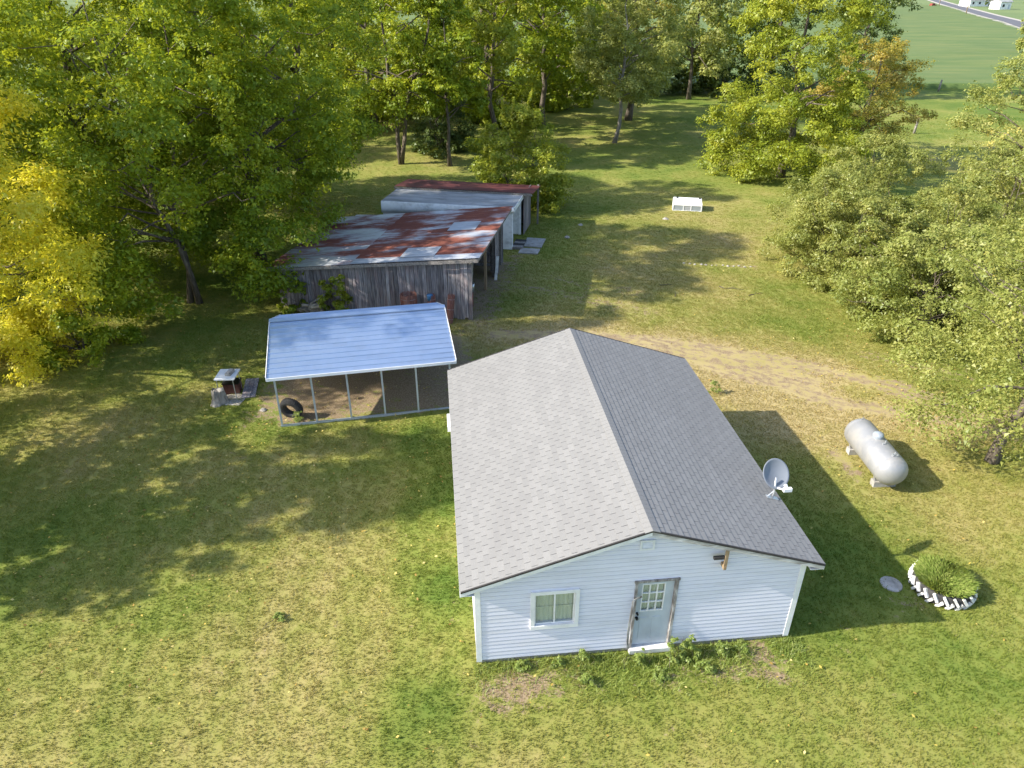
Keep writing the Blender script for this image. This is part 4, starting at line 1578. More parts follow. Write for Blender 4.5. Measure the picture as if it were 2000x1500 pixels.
for b in (-.5, .5):
    MB().box(-.24, .245, b - .04, b + .04, -.02, .04).build('batten', M['board_wood'], brd)
mb = MB()
mb.prism([(-.45, -.35, -.04), (.40, -.42, -.04), (.5, .25, -.04), (.1, .42, -.04), (-.4, .3, -.04)], (0, 0, .07))
tag(mb.build('flat_stone', M['stone'], None, False, (-10.25, 22.62, 0)), 'flat broken paving stone in front of the table legs', 'stone')


def rock(name, loc, r_, seed, label, group):
    rr = random.Random(seed)
    mb = MB()
    mb.lathe([(0.0, r_ * .62), (r_ * .55, r_ * .5), (r_ * .95, r_ * .15), (r_ * .9, -r_ * .3), (0.0, -r_ * .4)], 9)
    mb.v = [(a * (1 + rr.uniform(-.22, .22)), b * (1 + rr.uniform(-.22, .22)), c_ * (1 + rr.uniform(-.2, .2))) for a, b, c_ in mb.v]
    o = mb.build(name, M['stone'], None, False, loc)
    o.rotation_euler = (0, 0, rr.random() * 6)
    tag(o, label, 'stone', group)


for k in range(13):
    rock('edging_stone', (9.35 + k * .285 + random.uniform(-.06, .06), 37.15 - k * .045 + random.uniform(-.1, .1), -.015), random.uniform(.05, .09), k, 'pale stone in the row edging the lawn beside the shrubs', 'row of edging stones')
for k, (a, b, r_, lab) in enumerate(((4.3, 44.05, .16, 'lone pale stone on the lawn in front of the dark bush'), (9.85, 45.3, .2, 'flat pale stone in the grass beside the white truck cap'), (3.3, 41.6, .18, 'pale stone in the grass near the concrete slabs'), (-8.9, 21.9, .12, 'small stone in the grass by the carport corner'))):
    rock('lawn_stone', (a, b, .0), r_, 40 + k, lab, None)

# rolls of red lath fence leaning on the shed wall
def lath_roll(loc, r_, h, lean, seed, label):
    t = thing('fence_roll', label, 'fence roll', loc, random.uniform(0, 3), 'rolls of lath fence by the shed')
    m_ = Matrix.Rotation(lean[0], 4, 'X') @ Matrix.Rotation(lean[1], 4, 'Y')
    n_ = max(14, int(2 * math.pi * r_ / .055))
    t.rotation_euler = (0, 0, 0)
    for k in range(n_):
        a = 2 * math.pi * k / n_
        mb = MB()
        rr = r_ * (1 + .04 * math.sin(5 * a + seed))
        mb.bar(m_ @ Vector((rr * math.cos(a), rr * math.sin(a), 0)), m_ @ Vector((rr * math.cos(a), rr * math.sin(a), h + .03 * math.sin(k * 2.3))), .034, .012, m_ @ Vector((math.cos(a), math.sin(a), 0)))
        mb.build('lath', M['red_slat'], t)
    mb = MB()
    for zz in (h * .15, h * .5, h * .85):
        mb.tube([m_ @ Vector(((r_ + .01) * math.cos(2 * math.pi * q_ / 20), (r_ + .01) * math.sin(2 * math.pi * q_ / 20), zz)) for q_ in range(21)], .006, 4, False)
    mb.build('wire', M['galv'], t)


lath_roll(s2w(8.35, -.42, 0), .15, 1.30, (-.16, .10), 1, 'tall red lath fence roll leaning nearest the shed corner')
lath_roll(s2w(7.55, -.36, 0), .17, 1.25, (-.06, 0), 2, 'middle red lath fence roll partly hidden by the carport roof')
lath_roll(s2w(6.55, -.48, 0), .36, 1.28, (-.04, 0), 3, 'widest red lath fence roll against the grey plank wall')
mb = MB()
mb.lathe([(0, 0), (.12, 0), (.14, .25), (.13, .28), (.05, .31), (0, .31)], 14)
o = mb.build('plastic_jug', M['blue_plastic'], None, True, s2w(7.50, -.36, 1.0))
tag(o, 'blue plastic jug stuck in the middle fence roll', 'jug')

# heap of firewood
rr = random.Random(3)
for k in range(26):
    ln_, r_ = rr.uniform(.35, .6), rr.uniform(.06, .11)
    layer = 0 if k < 13 else (1 if k < 21 else 2)
    a = s2w(1.9 + rr.uniform(-.9 + .2 * layer, .9 - .2 * layer), -.55 + rr.uniform(-.35, .30) * (1 - .2 * layer), .08 + .17 * layer + rr.uniform(0, .03))
    mb = MB()
    mb.tube([(-ln_ / 2, 0, 0), (0, .01, .008), (ln_ / 2, 0, 0)], [r_ * .95, r_, r_ * .9], 8)
    o = mb.build('firewood_log', M['log_end'], None, False, a)
    o.rotation_euler = (rr.uniform(0, 6), rr.uniform(-.25, .25), rr.uniform(0, 3.14))
    tag(o, 'short cut firewood log in the heap against the plank wall', 'log', 'firewood heap by the shed')
mb = MB()
mb.bar((-.55, 0, 0), (.45, 0, .62), .10, .05)
tag(mb.build('loose_board', M['board_wood'], None, False, s2w(2.15, -.55, .35)), 'grey board sticking up out of the firewood heap', 'board')

# white truck cap on the lawn
tc_ = thing('truck_cap', 'white truck bed cap with three windows sitting on the far lawn', 'truck cap', (11.72, 47.75, 0), -.19)
cw, cd_, ch = 0.95, .62, .52
mb = MB()
mb.hexa([(-cw, -cd_, .47), (cw, -cd_, .47), (cw, cd_, .47), (-cw, cd_, .47), (-cw * .96, -cd_ * .85, .60), (cw * .96, -cd_ * .85, .60), (cw * .96, cd_ * .85, .62), (-cw * .96, cd_ * .85, .62)])
mb.build('cap_top', M['white_metal'], tc_)
sd = MB()
sd.box(-cw, -cw + .06, -cd_, cd_, .0, .47)
sd.box(cw - .06, cw, -cd_, cd_, .0, .47)
sd.box(-cw + .06, cw - .06, cd_ - .05, cd_, .0, .47)
sd.box(-cw + .06, cw - .06, -cd_, -cd_ + .05, .36, .47)
sd.box(-cw + .06, cw - .06, -cd_, -cd_ + .05, .0, .05)
for a in (-.27, .22):
    sd.box(a, a + .05, -cd_, -cd_ + .05, .05, .36)
sd.build('cap_side', M['white_metal'], tc_)
for a, b, mm in ((-cw + .06, -.27, 'tank_lid'), (-.22, .22, 'tin'), (.27, cw - .06, 'tank_lid')):
    MB().box(a, b, -cd_ + .025, -cd_ + .032, .05, .36).build('window_pane', M[mm], tc_)
for a in (-.68, .80):
    MB().box(a - .06, a + .06, .25, .38, .62, .68).build('roof_latch', M['black_metal'], tc_)

# twigs on the lawn
for k, (a, b, ln_, az, lab) in enumerate(((7.97, 32.6, .5, 1.3, 'short dark stick on the lawn, nearer the house'), (7.75, 33.9, .7, .2, 'dark fallen stick on the lawn near the worn track'), (10.9, 33.4, 1.2, -.3, 'thin fallen branch on the lawn in front of the shrubs'), (11.9, 32.7, .9, .4, 'crooked fallen branch beside the shrub edge'), (18.3, 72.4, .5, 0, 'dark fallen branch on the far shaded lawn'))):
    mb = MB()
    rr = random.Random(k)
    pts = [(ln_ * (t_ / 4 - .5), rr.uniform(-.06, .06) * ln_, .02 + rr.uniform(0, .05)) for t_ in range(5)]
    mb.tube(pts, [.022, .02, .016, .012, .006], 5)
    mb.tube([pts[2], (pts[2][0] + .15 * ln_, pts[2][1] + .2 * ln_, .06)], [.012, .005], 5)
    o = mb.build('fallen_branch', M['bark'], None, False, (a, b, 0))
    o.rotation_euler = (0, 0, az)
    tag(o, lab, 'branch')


# ------------------------------------------------------------------ vegetation
def crown_arrays(rr, clusters, nleaf, Ll, Wl, flat=.75, tint_shift=None, droop=0.0):
    """clusters (n,4) centre+radius -> leaf quads"""
    n = len(clusters)
    wgt = clusters[:, 3] ** 2
    # twig clumps spread over every bough
    ns = 9
    sd_ = rr.normal(size=(n, ns, 3))
    sd_ /= np.linalg.norm(sd_, axis=2)[:, :, None] + 1e-9
    sd_[:, :, 2] = np.where(rr.random((n, ns)) < .72, np.abs(sd_[:, :, 2]), -np.abs(sd_[:, :, 2]))
    sub = clusters[:, None, :3] + sd_ * (clusters[:, 3] * 1.0)[:, None, None] * (.45 + .60 * rr.random((n, ns)))[:, :, None] * np.array([1, 1, flat])
    ci = rr.choice(n, nleaf, p=wgt / wgt.sum())
    si = rr.integers(0, ns, nleaf)
    d = sd_[ci, si]
    off = rr.normal(size=(nleaf, 3)) * np.array([1, 1, .62])
    p = sub[ci, si] + off * (clusters[ci, 3] * .235)[:, None]
    p[:, 2] -= droop * clusters[ci, 3] * rr.random(nleaf)
    nrm = d * .45 + off * .25 + np.array([0, 0, .6]) + rr.normal(size=(nleaf, 3)) * .45
    nrm /= np.linalg.norm(nrm, axis=1)[:, None] + 1e-9
    t = rr.normal(size=(nleaf, 3)) + d * .7 - np.array([0, 0, .4])
    t -= nrm * (t * nrm).sum(1)[:, None]
    t /= np.linalg.norm(t, axis=1)[:, None] + 1e-9
    b = np.cross(nrm, t)
    s = (.50 + .95 * rr.random(nleaf) ** 1.4)[:, None]
    V = np.stack([p - t * Ll * .42 * s + b * Wl / 2 * s, p + t * Ll * .58 * s, p - t * Ll * .42 * s - b * Wl / 2 * s], 1).reshape(-1, 3)
    ct = rr.random(n)
    if tint_shift is not None:
        ct = ct + tint_shift
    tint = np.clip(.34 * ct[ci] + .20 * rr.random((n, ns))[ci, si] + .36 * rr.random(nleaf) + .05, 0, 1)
    return V, np.arange(3 * nleaf).reshape(-1, 3), np.repeat(tint, 3)


def crown_clusters(rr, h, r_, base, ncl, peak=.40, shell=.72, csize=.22, lumps=.25, squash=1.0):
    ph = rr.random(6) * 6.283
    t = rr.random(ncl)
    a = rr.random(ncl) * 6.283
    prof = np.where(t > peak, np.sqrt(np.clip(1 - ((t - peak) / (1.02 - peak)) ** 2, 0, 1)), np.sqrt(np.clip(1 - ((peak - t) / (peak + .18)) ** 2, 0, 1)))
    lump = 1 + lumps * (np.sin(2 * a + ph[0] + 4 * t) * .5 + np.sin(3 * a + ph[1] - 6 * t) * .4 + np.sin(5 * a + ph[2] + 9 * t) * .3 + np.sin(11 * t + ph[3]) * .3)
    u = np.where(rr.random(ncl) < shell, .72 + .28 * rr.random(ncl), .70 * np.sqrt(rr.random(ncl)))
    rho = r_ * prof * lump * u * (1 - csize * .5)
    z = base + (h - base) * t
    cs = csize * r_ * (.55 + .75 * rr.random(ncl)) * (1 - .25 * t)
    return np.stack([rho * np.cos(a), rho * np.sin(a) * squash, np.maximum(z - cs * .4, cs * .45), cs], 1)


def tree(name, label, x, y, h, r_, base, mat, seed, ncl=90, nleaf=20000, leaf=(.20, .14), group=None, bark='bark', lean=(0, 0), trunk_r=None,
         peak=.40, shell=.72, csize=.22, lumps=.25, cat='tree', flat=.75, top_tint=0.0, stems=1, limbs=26, patch=0.0, droop=0.0, trunk_vis=True):
    rr = np.random.default_rng(seed)
    if cat in ('tree', 'shrub') and y < 75 and x > -45 and label.find('outside') < 0:      # finer leaves where they can be told apart
        nleaf, leaf = int(nleaf * 2.1), (leaf[0] * .72, leaf[1] * .76)
    root = thing(name, label, cat, (x, y, 0), 0, group)
    cl = crown_clusters(rr, h, r_, base, ncl, peak, shell, csize, lumps)
    tt = (cl[:, 2] - base) / max(.1, h - base)
    cl[:, 0] += lean[0] * cl[:, 2] / h
    cl[:, 1] += lean[1] * cl[:, 2] / h
    shift = top_tint * (tt - .5) + np.where(rr.random(ncl) < patch, .55, 0)  # upward tint: autumn colour on gold trees, painted-in sunlit tops in the wood
    V, Q, T = crown_arrays(rr, cl, nleaf, leaf[0], leaf[1], flat, shift, droop)
    V[:, 2] = np.maximum(V[:, 2], .03)
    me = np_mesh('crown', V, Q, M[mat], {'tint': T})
    shared('crown', me, root)
    tr_ = trunk_r or .020 * h
    mb = MB()
    tops = []
    for s_ in range(stems):
        off = rr.normal(0, .25, 2) * (stems > 1)
        sp = rr.normal(0, .14 * h, 2) * (stems > 1)
        pts, rad = [], []
        nseg = 8
        for k in range(nseg + 1):
            t = k / nseg
            wob = rr.normal(0, .035 * r_, 2) * (k > 0)
            pts.append((off[0] + lean[0] * t * .9 + sp[0] * t + wob[0], off[1] + lean[1] * t * .9 + sp[1] * t + wob[1], -.12 + t * h * .88))
            rad.append(tr_ * ((1 - t) ** .8 * .95 + .05) * (1.35 if k == 0 else 1.0) / (1 + .4 * (stems > 1)))
        mb.tube(pts, rad, 9)
        tops.append(np.array(pts))
    mb.build('trunk', M[bark], root, True)
    lb = MB()
    order = rr.permutation(ncl)[:limbs]
    for q_ in order:
        c_ = cl[q_, :3]
        P = tops[q_ % stems]
        zz = c_[2] - (.25 + .35 * rr.random()) * math.hypot(c_[0], c_[1])
        lo_ = max(base * .8, (.14 + .12 * rr.random()) * h) if cat == 'tree' else 0
        if zz < lo_:
            if c_[2] < lo_ - .2:
                continue
            zz = lo_ + .1 * h * rr.random()
        zz = min(zz, h * .82)
        p0 = np.array([np.interp(zz, P[:, 2], P[:, 0]), np.interp(zz, P[:, 2], P[:, 1]), zz])
        d = c_ - p0
        mid = p0 + d * .5 + np.array([0, 0, .10 * np.linalg.norm(d)]) + rr.normal(0, .05, 3) * np.linalg.norm(d)
        r0 = min(.09, tr_ * (.36 * (1 - p0[2] / h) + .08))
        lb.tube([p0, p0 + (mid - p0) * .55 + rr.normal(0, .04, 3), mid, p0 + d * .8 + rr.normal(0, .06, 3), c_], [r0, r0 * .8, r0 * .6, r0 * .38, r0 * .15], 5, False)
    if lb.v:
        lb.build('limbs', M[bark], root, True)
    return root


G1, G2, G3 = 'trees of the wood beside the sheds', 'trees around the far lawn', 'shrubs along the right side'
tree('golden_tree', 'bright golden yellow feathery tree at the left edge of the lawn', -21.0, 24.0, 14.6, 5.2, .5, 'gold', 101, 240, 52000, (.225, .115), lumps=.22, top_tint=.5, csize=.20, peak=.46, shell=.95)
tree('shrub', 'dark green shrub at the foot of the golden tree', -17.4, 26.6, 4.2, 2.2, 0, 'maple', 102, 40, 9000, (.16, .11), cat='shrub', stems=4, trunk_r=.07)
tree('broadleaf_tree', 'big leafy green tree in front of the wood with low hanging branches', -15.0, 31.5, 15.5, 5.9, 1.3, 'maple', 103, 170, 42000, (.20, .16), G1, csize=.19, limbs=34, trunk_r=.18, stems=2, top_tint=.55)  # top_tint paints a sunlit top into the leaf colour, as on the next maples
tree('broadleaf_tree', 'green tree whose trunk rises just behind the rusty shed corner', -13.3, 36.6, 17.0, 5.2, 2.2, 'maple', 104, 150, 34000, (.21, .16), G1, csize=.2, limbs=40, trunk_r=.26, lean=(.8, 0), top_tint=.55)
tree('broadleaf_tree', 'tall green tree deep behind the golden tree', -21.5, 37.0, 17.5, 6.2, 2.0, 'maple', 105, 150, 34000, (.22, .17), G1, csize=.2, limbs=36, top_tint=.55)
tree('broadleaf_tree', 'large green tree at the left border behind the golden tree', -27.5, 33.0, 17.0, 6.0, 1.0, 'maple', 106, 130, 28000, (.22, .17), G1, csize=.21, top_tint=.55)
tree('broadleaf_tree', 'tall green tree rising left of the low grey lean-to', -13.8, 47.5, 18.0, 5.6, 2.0, 'maple', 107, 140, 28000, (.23, .18), G1, csize=.2, limbs=36, lean=(1.2, 0), top_tint=.55)
tree('broadleaf_tree', 'yellow green tree standing back in the wood, left of the shed row', -21.5, 50.0, 18.0, 6.3, 2.0, 'lime', 108, 130, 24000, (.26, .20), G1)
tree('broadleaf_tree', 'yellow green tree at the back left of the wood', -32.0, 46.0, 18.0, 6.5, 1.0, 'lime', 109, 120, 22000, (.28, .21), G1)
tree('broadleaf_tree', 'pair trunked green tree beyond the red roofed shed', -9.2, 61.2, 18.5, 5.2, 4.6, 'maple', 110, 110, 20000, (.27, .21), G1, limbs=40, trunk_r=.27, stems=2)
tree('broadleaf_tree', 'slim green tree with bare forked trunk beyond the red roof', -5.1, 60.3, 14.5, 3.4, 4.2, 'maple', 111, 60, 10000, (.27, .21), G1, limbs=26, trunk_r=.16)
tree('broadleaf_tree', 'tall green tree directly behind the bush by the sheds', -1.6, 67.4, 19.0, 4.9, 5.0, 'lime', 112, 100, 17000, (.29, .22), G1, limbs=36, trunk_r=.26)
tree('broadleaf_tree', 'tall dark trunked tree at the edge of the far lawn', 3.1, 76.4, 20.0, 5.8, 5.4, 'maple', 113, 110, 18000, (.31, .24), G1, limbs=36, trunk_r=.30)
tree('dense_shrub', 'dark dense thicket under the tall trees beyond the sheds', -6.2, 66.5, 4.6, 3.6, 0, 'dark_leaf', 114, 50, 9000, (.26, .19), None, cat='shrub', stems=4, trunk_r=.08, limbs=10)
tree('broadleaf_tree', 'yellow green tree far back between the tall trunks', -14.0, 76.0, 18.0, 6.2, 3.0, 'lime', 115, 100, 15000, (.34, .26), G1)
tree('broadleaf_tree', 'green tree far back behind the forked trunk', -3.0, 86.0, 19.0, 6.5, 3.0, 'maple', 116, 100, 15000, (.36, .27), G1)
tree('broadleaf_tree', 'green tree far back at the left of the wood', -26.0, 66.0, 19.0, 7.0, 2.0, 'maple', 117, 110, 16000, (.34, .26), G1)
tree('broadleaf_tree', 'far green tree in the top left corner of the wood', -40.0, 60.0, 19.0, 7.2, 1.0, 'lime', 118, 100, 15000, (.34, .26), G1)
for k, (a, b, h_, r_, mm, lab) in enumerate(((-19.5, 86, 19, 6.5, 'lime', 'distant yellow green tree filling the wood left of centre'), (-9.0, 95, 19, 6.5, 'maple', 'distant green tree seen between the tall trunks'), (-33.0, 82, 19, 7.5, 'maple', 'distant green tree at the far left of the wood'), (-45.0, 50, 18, 7.0, 'maple', 'green tree in the far left corner behind the golden tree'), (11.0, 112, 19, 6.0, 'lime', 'distant pale green tree above the end of the lawn'), (-2.0, 108, 19, 6.5, 'lime', 'distant light green tree behind the tall dark trunk'), (-24.0, 104, 19, 7.0, 'lime', 'most distant tree in the left part of the wood'))):
    tree('broadleaf_tree', lab, a, b, h_, r_, 1.5, mm, 500 + k, 100, 17000, (.36, .28), G1, top_tint=.3)
for k, (a, b, h_, r_, mm, lab) in enumerate(((-17.0, 79, 6.5, 5.2, 'maple', 'leafy understorey thicket at the back of the wood, left of the paired trunks'), (-10.5, 83, 6.0, 4.6, 'maple', 'leafy understorey thicket seen between the paired trunks and the forked trunk'), (-1.5, 80, 5.6, 4.4, 'maple', 'leafy understorey thicket behind the bush by the sheds'), (6.0, 90, 6.0, 4.6, 'maple', 'leafy thicket at the lawn end, left of the bare grey trunk'), (-24.0, 72, 6.5, 5.0, 'maple', 'leafy understorey thicket deep in the left of the wood'))):
    tree('understorey_shrub', lab, a, b, h_, r_, 0, mm, 520 + k, 60, 12000, (.30, .23), None, cat='shrub', stems=4, trunk_r=.08, limbs=8)
tree('young_tree', 'bushy young tree with upright shoots beside the red roofed shed', 0.5, 48.0, 6.3, 3.4, 0, 'lime', 119, 110, 22000, (.20, .13), None, cat='tree', stems=6, trunk_r=.07, limbs=24, peak=.3, top_tint=.2)
tree('broadleaf_tree', 'pale leaved tree on a straight bare grey trunk on the far lawn', 9.6, 69.9, 15.0, 4.6, 4.3, 'silver', 120, 110, 18000, (.27, .18), G2, 'pale_bark', lean=(.6, 0), trunk_r=.20, limbs=36, shell=.6)
tree('broadleaf_tree', 'pale tree with thick dark trunk behind the bare grey trunk', 12.7, 82.6, 17.5, 6.6, 4.2, 'silver', 121, 120, 18000, (.31, .22), G2, trunk_r=.36, limbs=36, patch=.06)
tree('broadleaf_tree', 'light green tree at the back end of the far lawn', 22.6, 98.0, 17.0, 5.6, 4.0, 'silver', 122, 90, 13000, (.36, .26), G2, trunk_r=.26)
tree('broadleaf_tree', 'far yellow tinged tree closing the view above the lawn', 16.5, 106.0, 19.0, 6.5, 2.5, 'tan_leaf', 123, 100, 13000, (.40, .30), G2)
tree('broadleaf_tree', 'far green tree behind the shaded end of the lawn', 28.0, 108.0, 18.0, 6.4, 2.0, 'lime', 124, 100, 13000, (.40, .30), G2)
tree('dark_cedar', 'dark blue green conifer behind the big yellow green tree', 34.5, 103.0, 17.0, 5.2, 1.0, 'dark_leaf', 125, 100, 13000, (.42, .22), None, peak=.2, csize=.2)
tree('dense_shrub', 'dark hedge clump at the shaded back end of the lawn, right part', 27.5, 101.5, 4.6, 4.6, 0, 'dark_leaf', 126, 50, 7000, (.36, .26), None, cat='shrub', stems=3, trunk_r=.1, limbs=8)
tree('dense_shrub', 'dark hedge clump at the back of the lawn behind the thick trunk', 19.0, 104.0, 4.6, 5.0, 0, 'dark_leaf', 127, 50, 7000, (.36, .26), None, cat='shrub', stems=3, trunk_r=.1, limbs=8)
tree('broadleaf_tree', 'green tree at the far end, left of the bare grey trunk', 5.5, 98.0, 18.5, 6.0, 1.5, 'maple', 128, 100, 13000, (.38, .28), G2)
tree('broadleaf_tree', 'big rounded yellow green tree with branches down to the lawn', 20.9, 56.6, 15.6, 5.7, .2, 'lime', 129, 190, 46000, (.24, .17), G2, limbs=30, patch=.05, peak=.36, csize=.19, trunk_r=.28)
tree('gold_leaved_tree', 'tan gold tree beside the crop field edge', 29.5, 63.5, 9.6, 4.5, 1.6, 'tan_leaf', 130, 90, 17000, (.23, .15), None, limbs=30, shell=.65, lumps=.35, top_tint=.6, trunk_r=.16, stems=2)
tree('dark_cedar', 'tall dark green tree standing beside the crop field', 45.0, 101.0, 17.0, 5.4, 1.0, 'dark_leaf', 131, 110, 16000, (.34, .20), None, peak=.25)
tree('shrub', 'grey green rounded shrub at the front left of the shrub mass', 16.8, 36.6, 5.2, 3.3, 0, 'olive', 132, 80, 22000, (.17, .08), G3, cat='shrub', stems=5, trunk_r=.07, limbs=24, peak=.32)
tree('shrub', 'tall shrub behind the front left one, nearer the meadow', 20.8, 41.2, 6.0, 3.6, 0, 'olive', 133, 80, 19000, (.18, .09), G3, cat='shrub', stems=5, trunk_r=.07, limbs=24, peak=.32)
tree('shrub', 'rounded shrub filling the front of the shrub mass above the lawn', 17.3, 32.6, 4.6, 3.1, 0, 'olive', 145, 80, 20000, (.17, .09), G3, cat='shrub', stems=5, trunk_r=.07, limbs=24, peak=.34)
tree('shrub', 'leafy shrub in the middle of the shrub mass', 21.0, 33.4, 5.0, 3.3, 0, 'olive', 134, 80, 21000, (.17, .09), G3, cat='shrub', stems=5, trunk_r=.07, limbs=24, peak=.32)
tree('shrub', 'low spreading shrub overhanging the gravel track', 17.9, 28.3, 4.6, 3.7, .1, 'silver', 135, 90, 26000, (.16, .10), G3, cat='shrub', stems=5, trunk_r=.07, limbs=30, peak=.4)
tree('shrub', 'shrub at the right border above the gravel track', 22.9, 28.8, 5.4, 3.6, 0, 'silver', 136, 80, 19000, (.16, .10), G3, cat='shrub', stems=5, trunk_r=.07, limbs=30, peak=.4)
tree('shrub', 'yellowing shrub at the right border behind the others', 25.5, 36.0, 6.4, 4.0, 0, 'olive', 137, 90, 19000, (.18, .10), G3, cat='shrub', stems=5, trunk_r=.07, limbs=30, peak=.4)
tree('apple_tree', 'sparse tree with leaning grey trunk at the right edge by the tank', 15.3, 18.75, 9.2, 4.6, 2.0, 'olive', 138, 170, 26000, (.14, .09), None, 'bark', lean=(2.6, .8), trunk_r=.17, limbs=46, shell=.6, csize=.17, lumps=.35, droop=.6)
tree('broadleaf_tree', 'yellow leaved tree top reaching in at the right border', 29.5, 42.5, 10.5, 4.4, 2.0, 'silver', 139, 90, 16000, (.20, .12), None, patch=.3, limbs=50, shell=.55, lumps=.35)
tree('broadleaf_tree', 'tall green tree outside the left border shading the lawn', -21.4, 15.0, 13.0, 4.1, 2.2, 'maple', 140, 130, 30000, (.26, .20), None)
tree('vine_bush', 'dark leafy bush growing at the left end of the plank wall', *s2w(1.05, -.45, 0)[:2], 1.65, .75, 0, 'maple', 142, 30, 3800, (.10, .07), None, cat='bush', stems=4, trunk_r=.025, limbs=8)
tree('vine_bush', 'bright green bush against the middle of the plank wall', *s2w(3.05, -.50, 0)[:2], 1.95, .85, 0, 'lime', 143, 34, 4800, (.11, .07), None, cat='bush', stems=4, trunk_r=.025, limbs=8)


# upright leafy shoots sticking out of the young tree are part of it
yt = [o for o in scene.objects if o.name.startswith('young_tree')][0]
for k, (dx, dy, z0_, z1_, lx_) in enumerate(((-.1, -.3, 4.5, 7.5, .9), (-.5, -.2, 4.5, 7.0, .1), (-2.2, -.4, 3.0, 5.6, .15), (-.9, 0, 4.6, 7.0, -.25))):
    rr = np.random.default_rng(300 + k)
    n_ = 260
    t = rr.random(n_)
    cl = np.stack([dx + lx_ * t, dy + 0 * t, z0_ + (z1_ - z0_) * t, .16 * (1 - .5 * t)], 1)
    V, Q, T = crown_arrays(rr, cl, 650, .20, .08, 1.0)
    shared('shoot', np_mesh('shoot', V, Q, M['lime'], {'tint': np.clip(T + .15, 0, 1)}), yt)


def weed(x, y, h, r_, seed, label, mat='weed', n=700, leaf=(.055, .026)):
    return tree('weed', label, x, y, h, r_, 0, mat, seed, 14, n, leaf, 'weeds along the front wall', cat='weed', stems=3, trunk_r=.012, limbs=5, csize=.35)


for k, (a, b, h_, r_, lab) in enumerate(((3.62, -.34, .62, .22, 'small bushy weed in front of the door, at its hinge-less side'), (4.42, -.36, .95, .34, 'tallest green weed growing beside the door frame'), (4.78, -.30, .75, .36, 'second tall weed right of the door'), (5.55, -.25, .36, .40, 'low weed clump below the bare siding right of the door'), (6.1, -.22, .30, .36, 'low weed clump nearest the bare soil patch'), (2.35, -.20, .45, .24, 'lone weed between window and door'), (2.35, -.75, .30, .28, 'flat weed in the grass in front of the window'), (1.0, -.22, .28, .32, 'low weeds under the left side of the window'), (1.75, -.18, .24, .3, 'low weeds directly under the window'), (4.0, -.75, .22, .4, 'low weeds on the soil in front of the door'), (5.0, -.70, .26, .4, 'low weed patch ahead of the two tall weeds'))):
    wx_, wy_, _ = h2w(a, b, 0)
    weed(wx_, wy_, h_ * .75, r_ * .62, 200 + k, lab, n=1500 if h_ > .5 else 700)
weed(7.46, 23.06, .55, .28, 230, 'green weed behind the house by the roof corner')
weed(-7.45, 21.22, .38, .25, 231, 'green weed growing in front of the standing tyre')
weed(-5.6, 12.3, .14, .16, 232, 'dark green weed tuft alone on the sunlit lawn')

# fallen leaves
lx_ = np.concatenate([rng.uniform(-17, 14, 1700), rng.normal(-9, 5, 1300), rng.normal(15, 2.5, 600)])
ly_ = np.concatenate([rng.uniform(8, 45, 1700), rng.normal(20, 6, 1300), rng.normal(25, 3, 600)])
c_, s_ = math.cos(HYAW), math.sin(HYAW)
u_ = (lx_ - HX) * c_ + (ly_ - HY) * s_
v_ = -(lx_ - HX) * s_ + (ly_ - HY) * c_
ok = ~((u_ > -.3) & (u_ < 7.5) & (v_ > -.1) & (v_ < 9.5))
lx_, ly_ = lx_[ok], ly_[ok]
n_ = len(lx_)
p = np.stack([lx_, ly_, .045 + .03 * rng.random(n_)], 1)
nrm = np.array([0, 0, 1]) + rng.normal(0, .35, (n_, 3))
nrm /= np.linalg.norm(nrm, axis=1)[:, None]
t = rng.normal(size=(n_, 3))
t -= nrm * (t * nrm).sum(1)[:, None]
t /= np.linalg.norm(t, axis=1)[:, None]
b = np.cross(nrm, t)
s = rng.uniform(.022, .05, n_)[:, None]
V = np.stack([p - t * s, p + b * s * .6, p + t * s, p - b * s * .6], 1).reshape(-1, 3)
o = shared('fallen_leaves', np_mesh('fallen_leaves', V, np.arange(4 * n_).reshape(-1, 4), M['leaf_litter'], {'tint': np.repeat(rng.random(n_), 4)}), None)
tag(o, 'yellow and brown fallen leaves scattered over the lawn', 'leaves', kind='stuff')

# ------------------------------------------------------------------ beyond the meadow
for (a, b, h_, lab) in ((58.4, 105.4, 1.5, 'weathered wooden fence post at the crop field edge'), (40.1, 74.7, 1.5, 'leaning wooden fence post near the tan gold tree'), (66.5, 103.5, 1.5, 'fence post half hidden by the yellow tree top')):
    mb = MB()
    mb.tube([(0, 0, -.1), (.03, 0, h_ * .5), (.10, .02, h_)], [.13, .12, .11], 9)
    tag(mb.build('fence_post', M['pale_bark'], None, True, (a, b, 0)), lab, 'post', 'field fence posts')
for (a, b, lab) in ((203.5 - 7, 349.5, 'wooden utility pole standing nearest along the far road'), (243 - 2, 458, 'wooden utility pole farther up the far road'), (262, 560, 'faint utility pole at the end of the far road')):
    t = thing('utility_pole', lab, 'pole', (a, b, 0), .35, 'poles along the far road')
    mb = MB()
    mb.tube([(0, 0, -.3), (0, 0, 9.5)], [.20, .13], 8)
    mb.build('pole_shaft', M['tan_wood'], t, True)
    MB().box(-1.2, 1.2, -.06, .06, 8.7, 8.85).build('crossarm', M['tan_wood'], t)


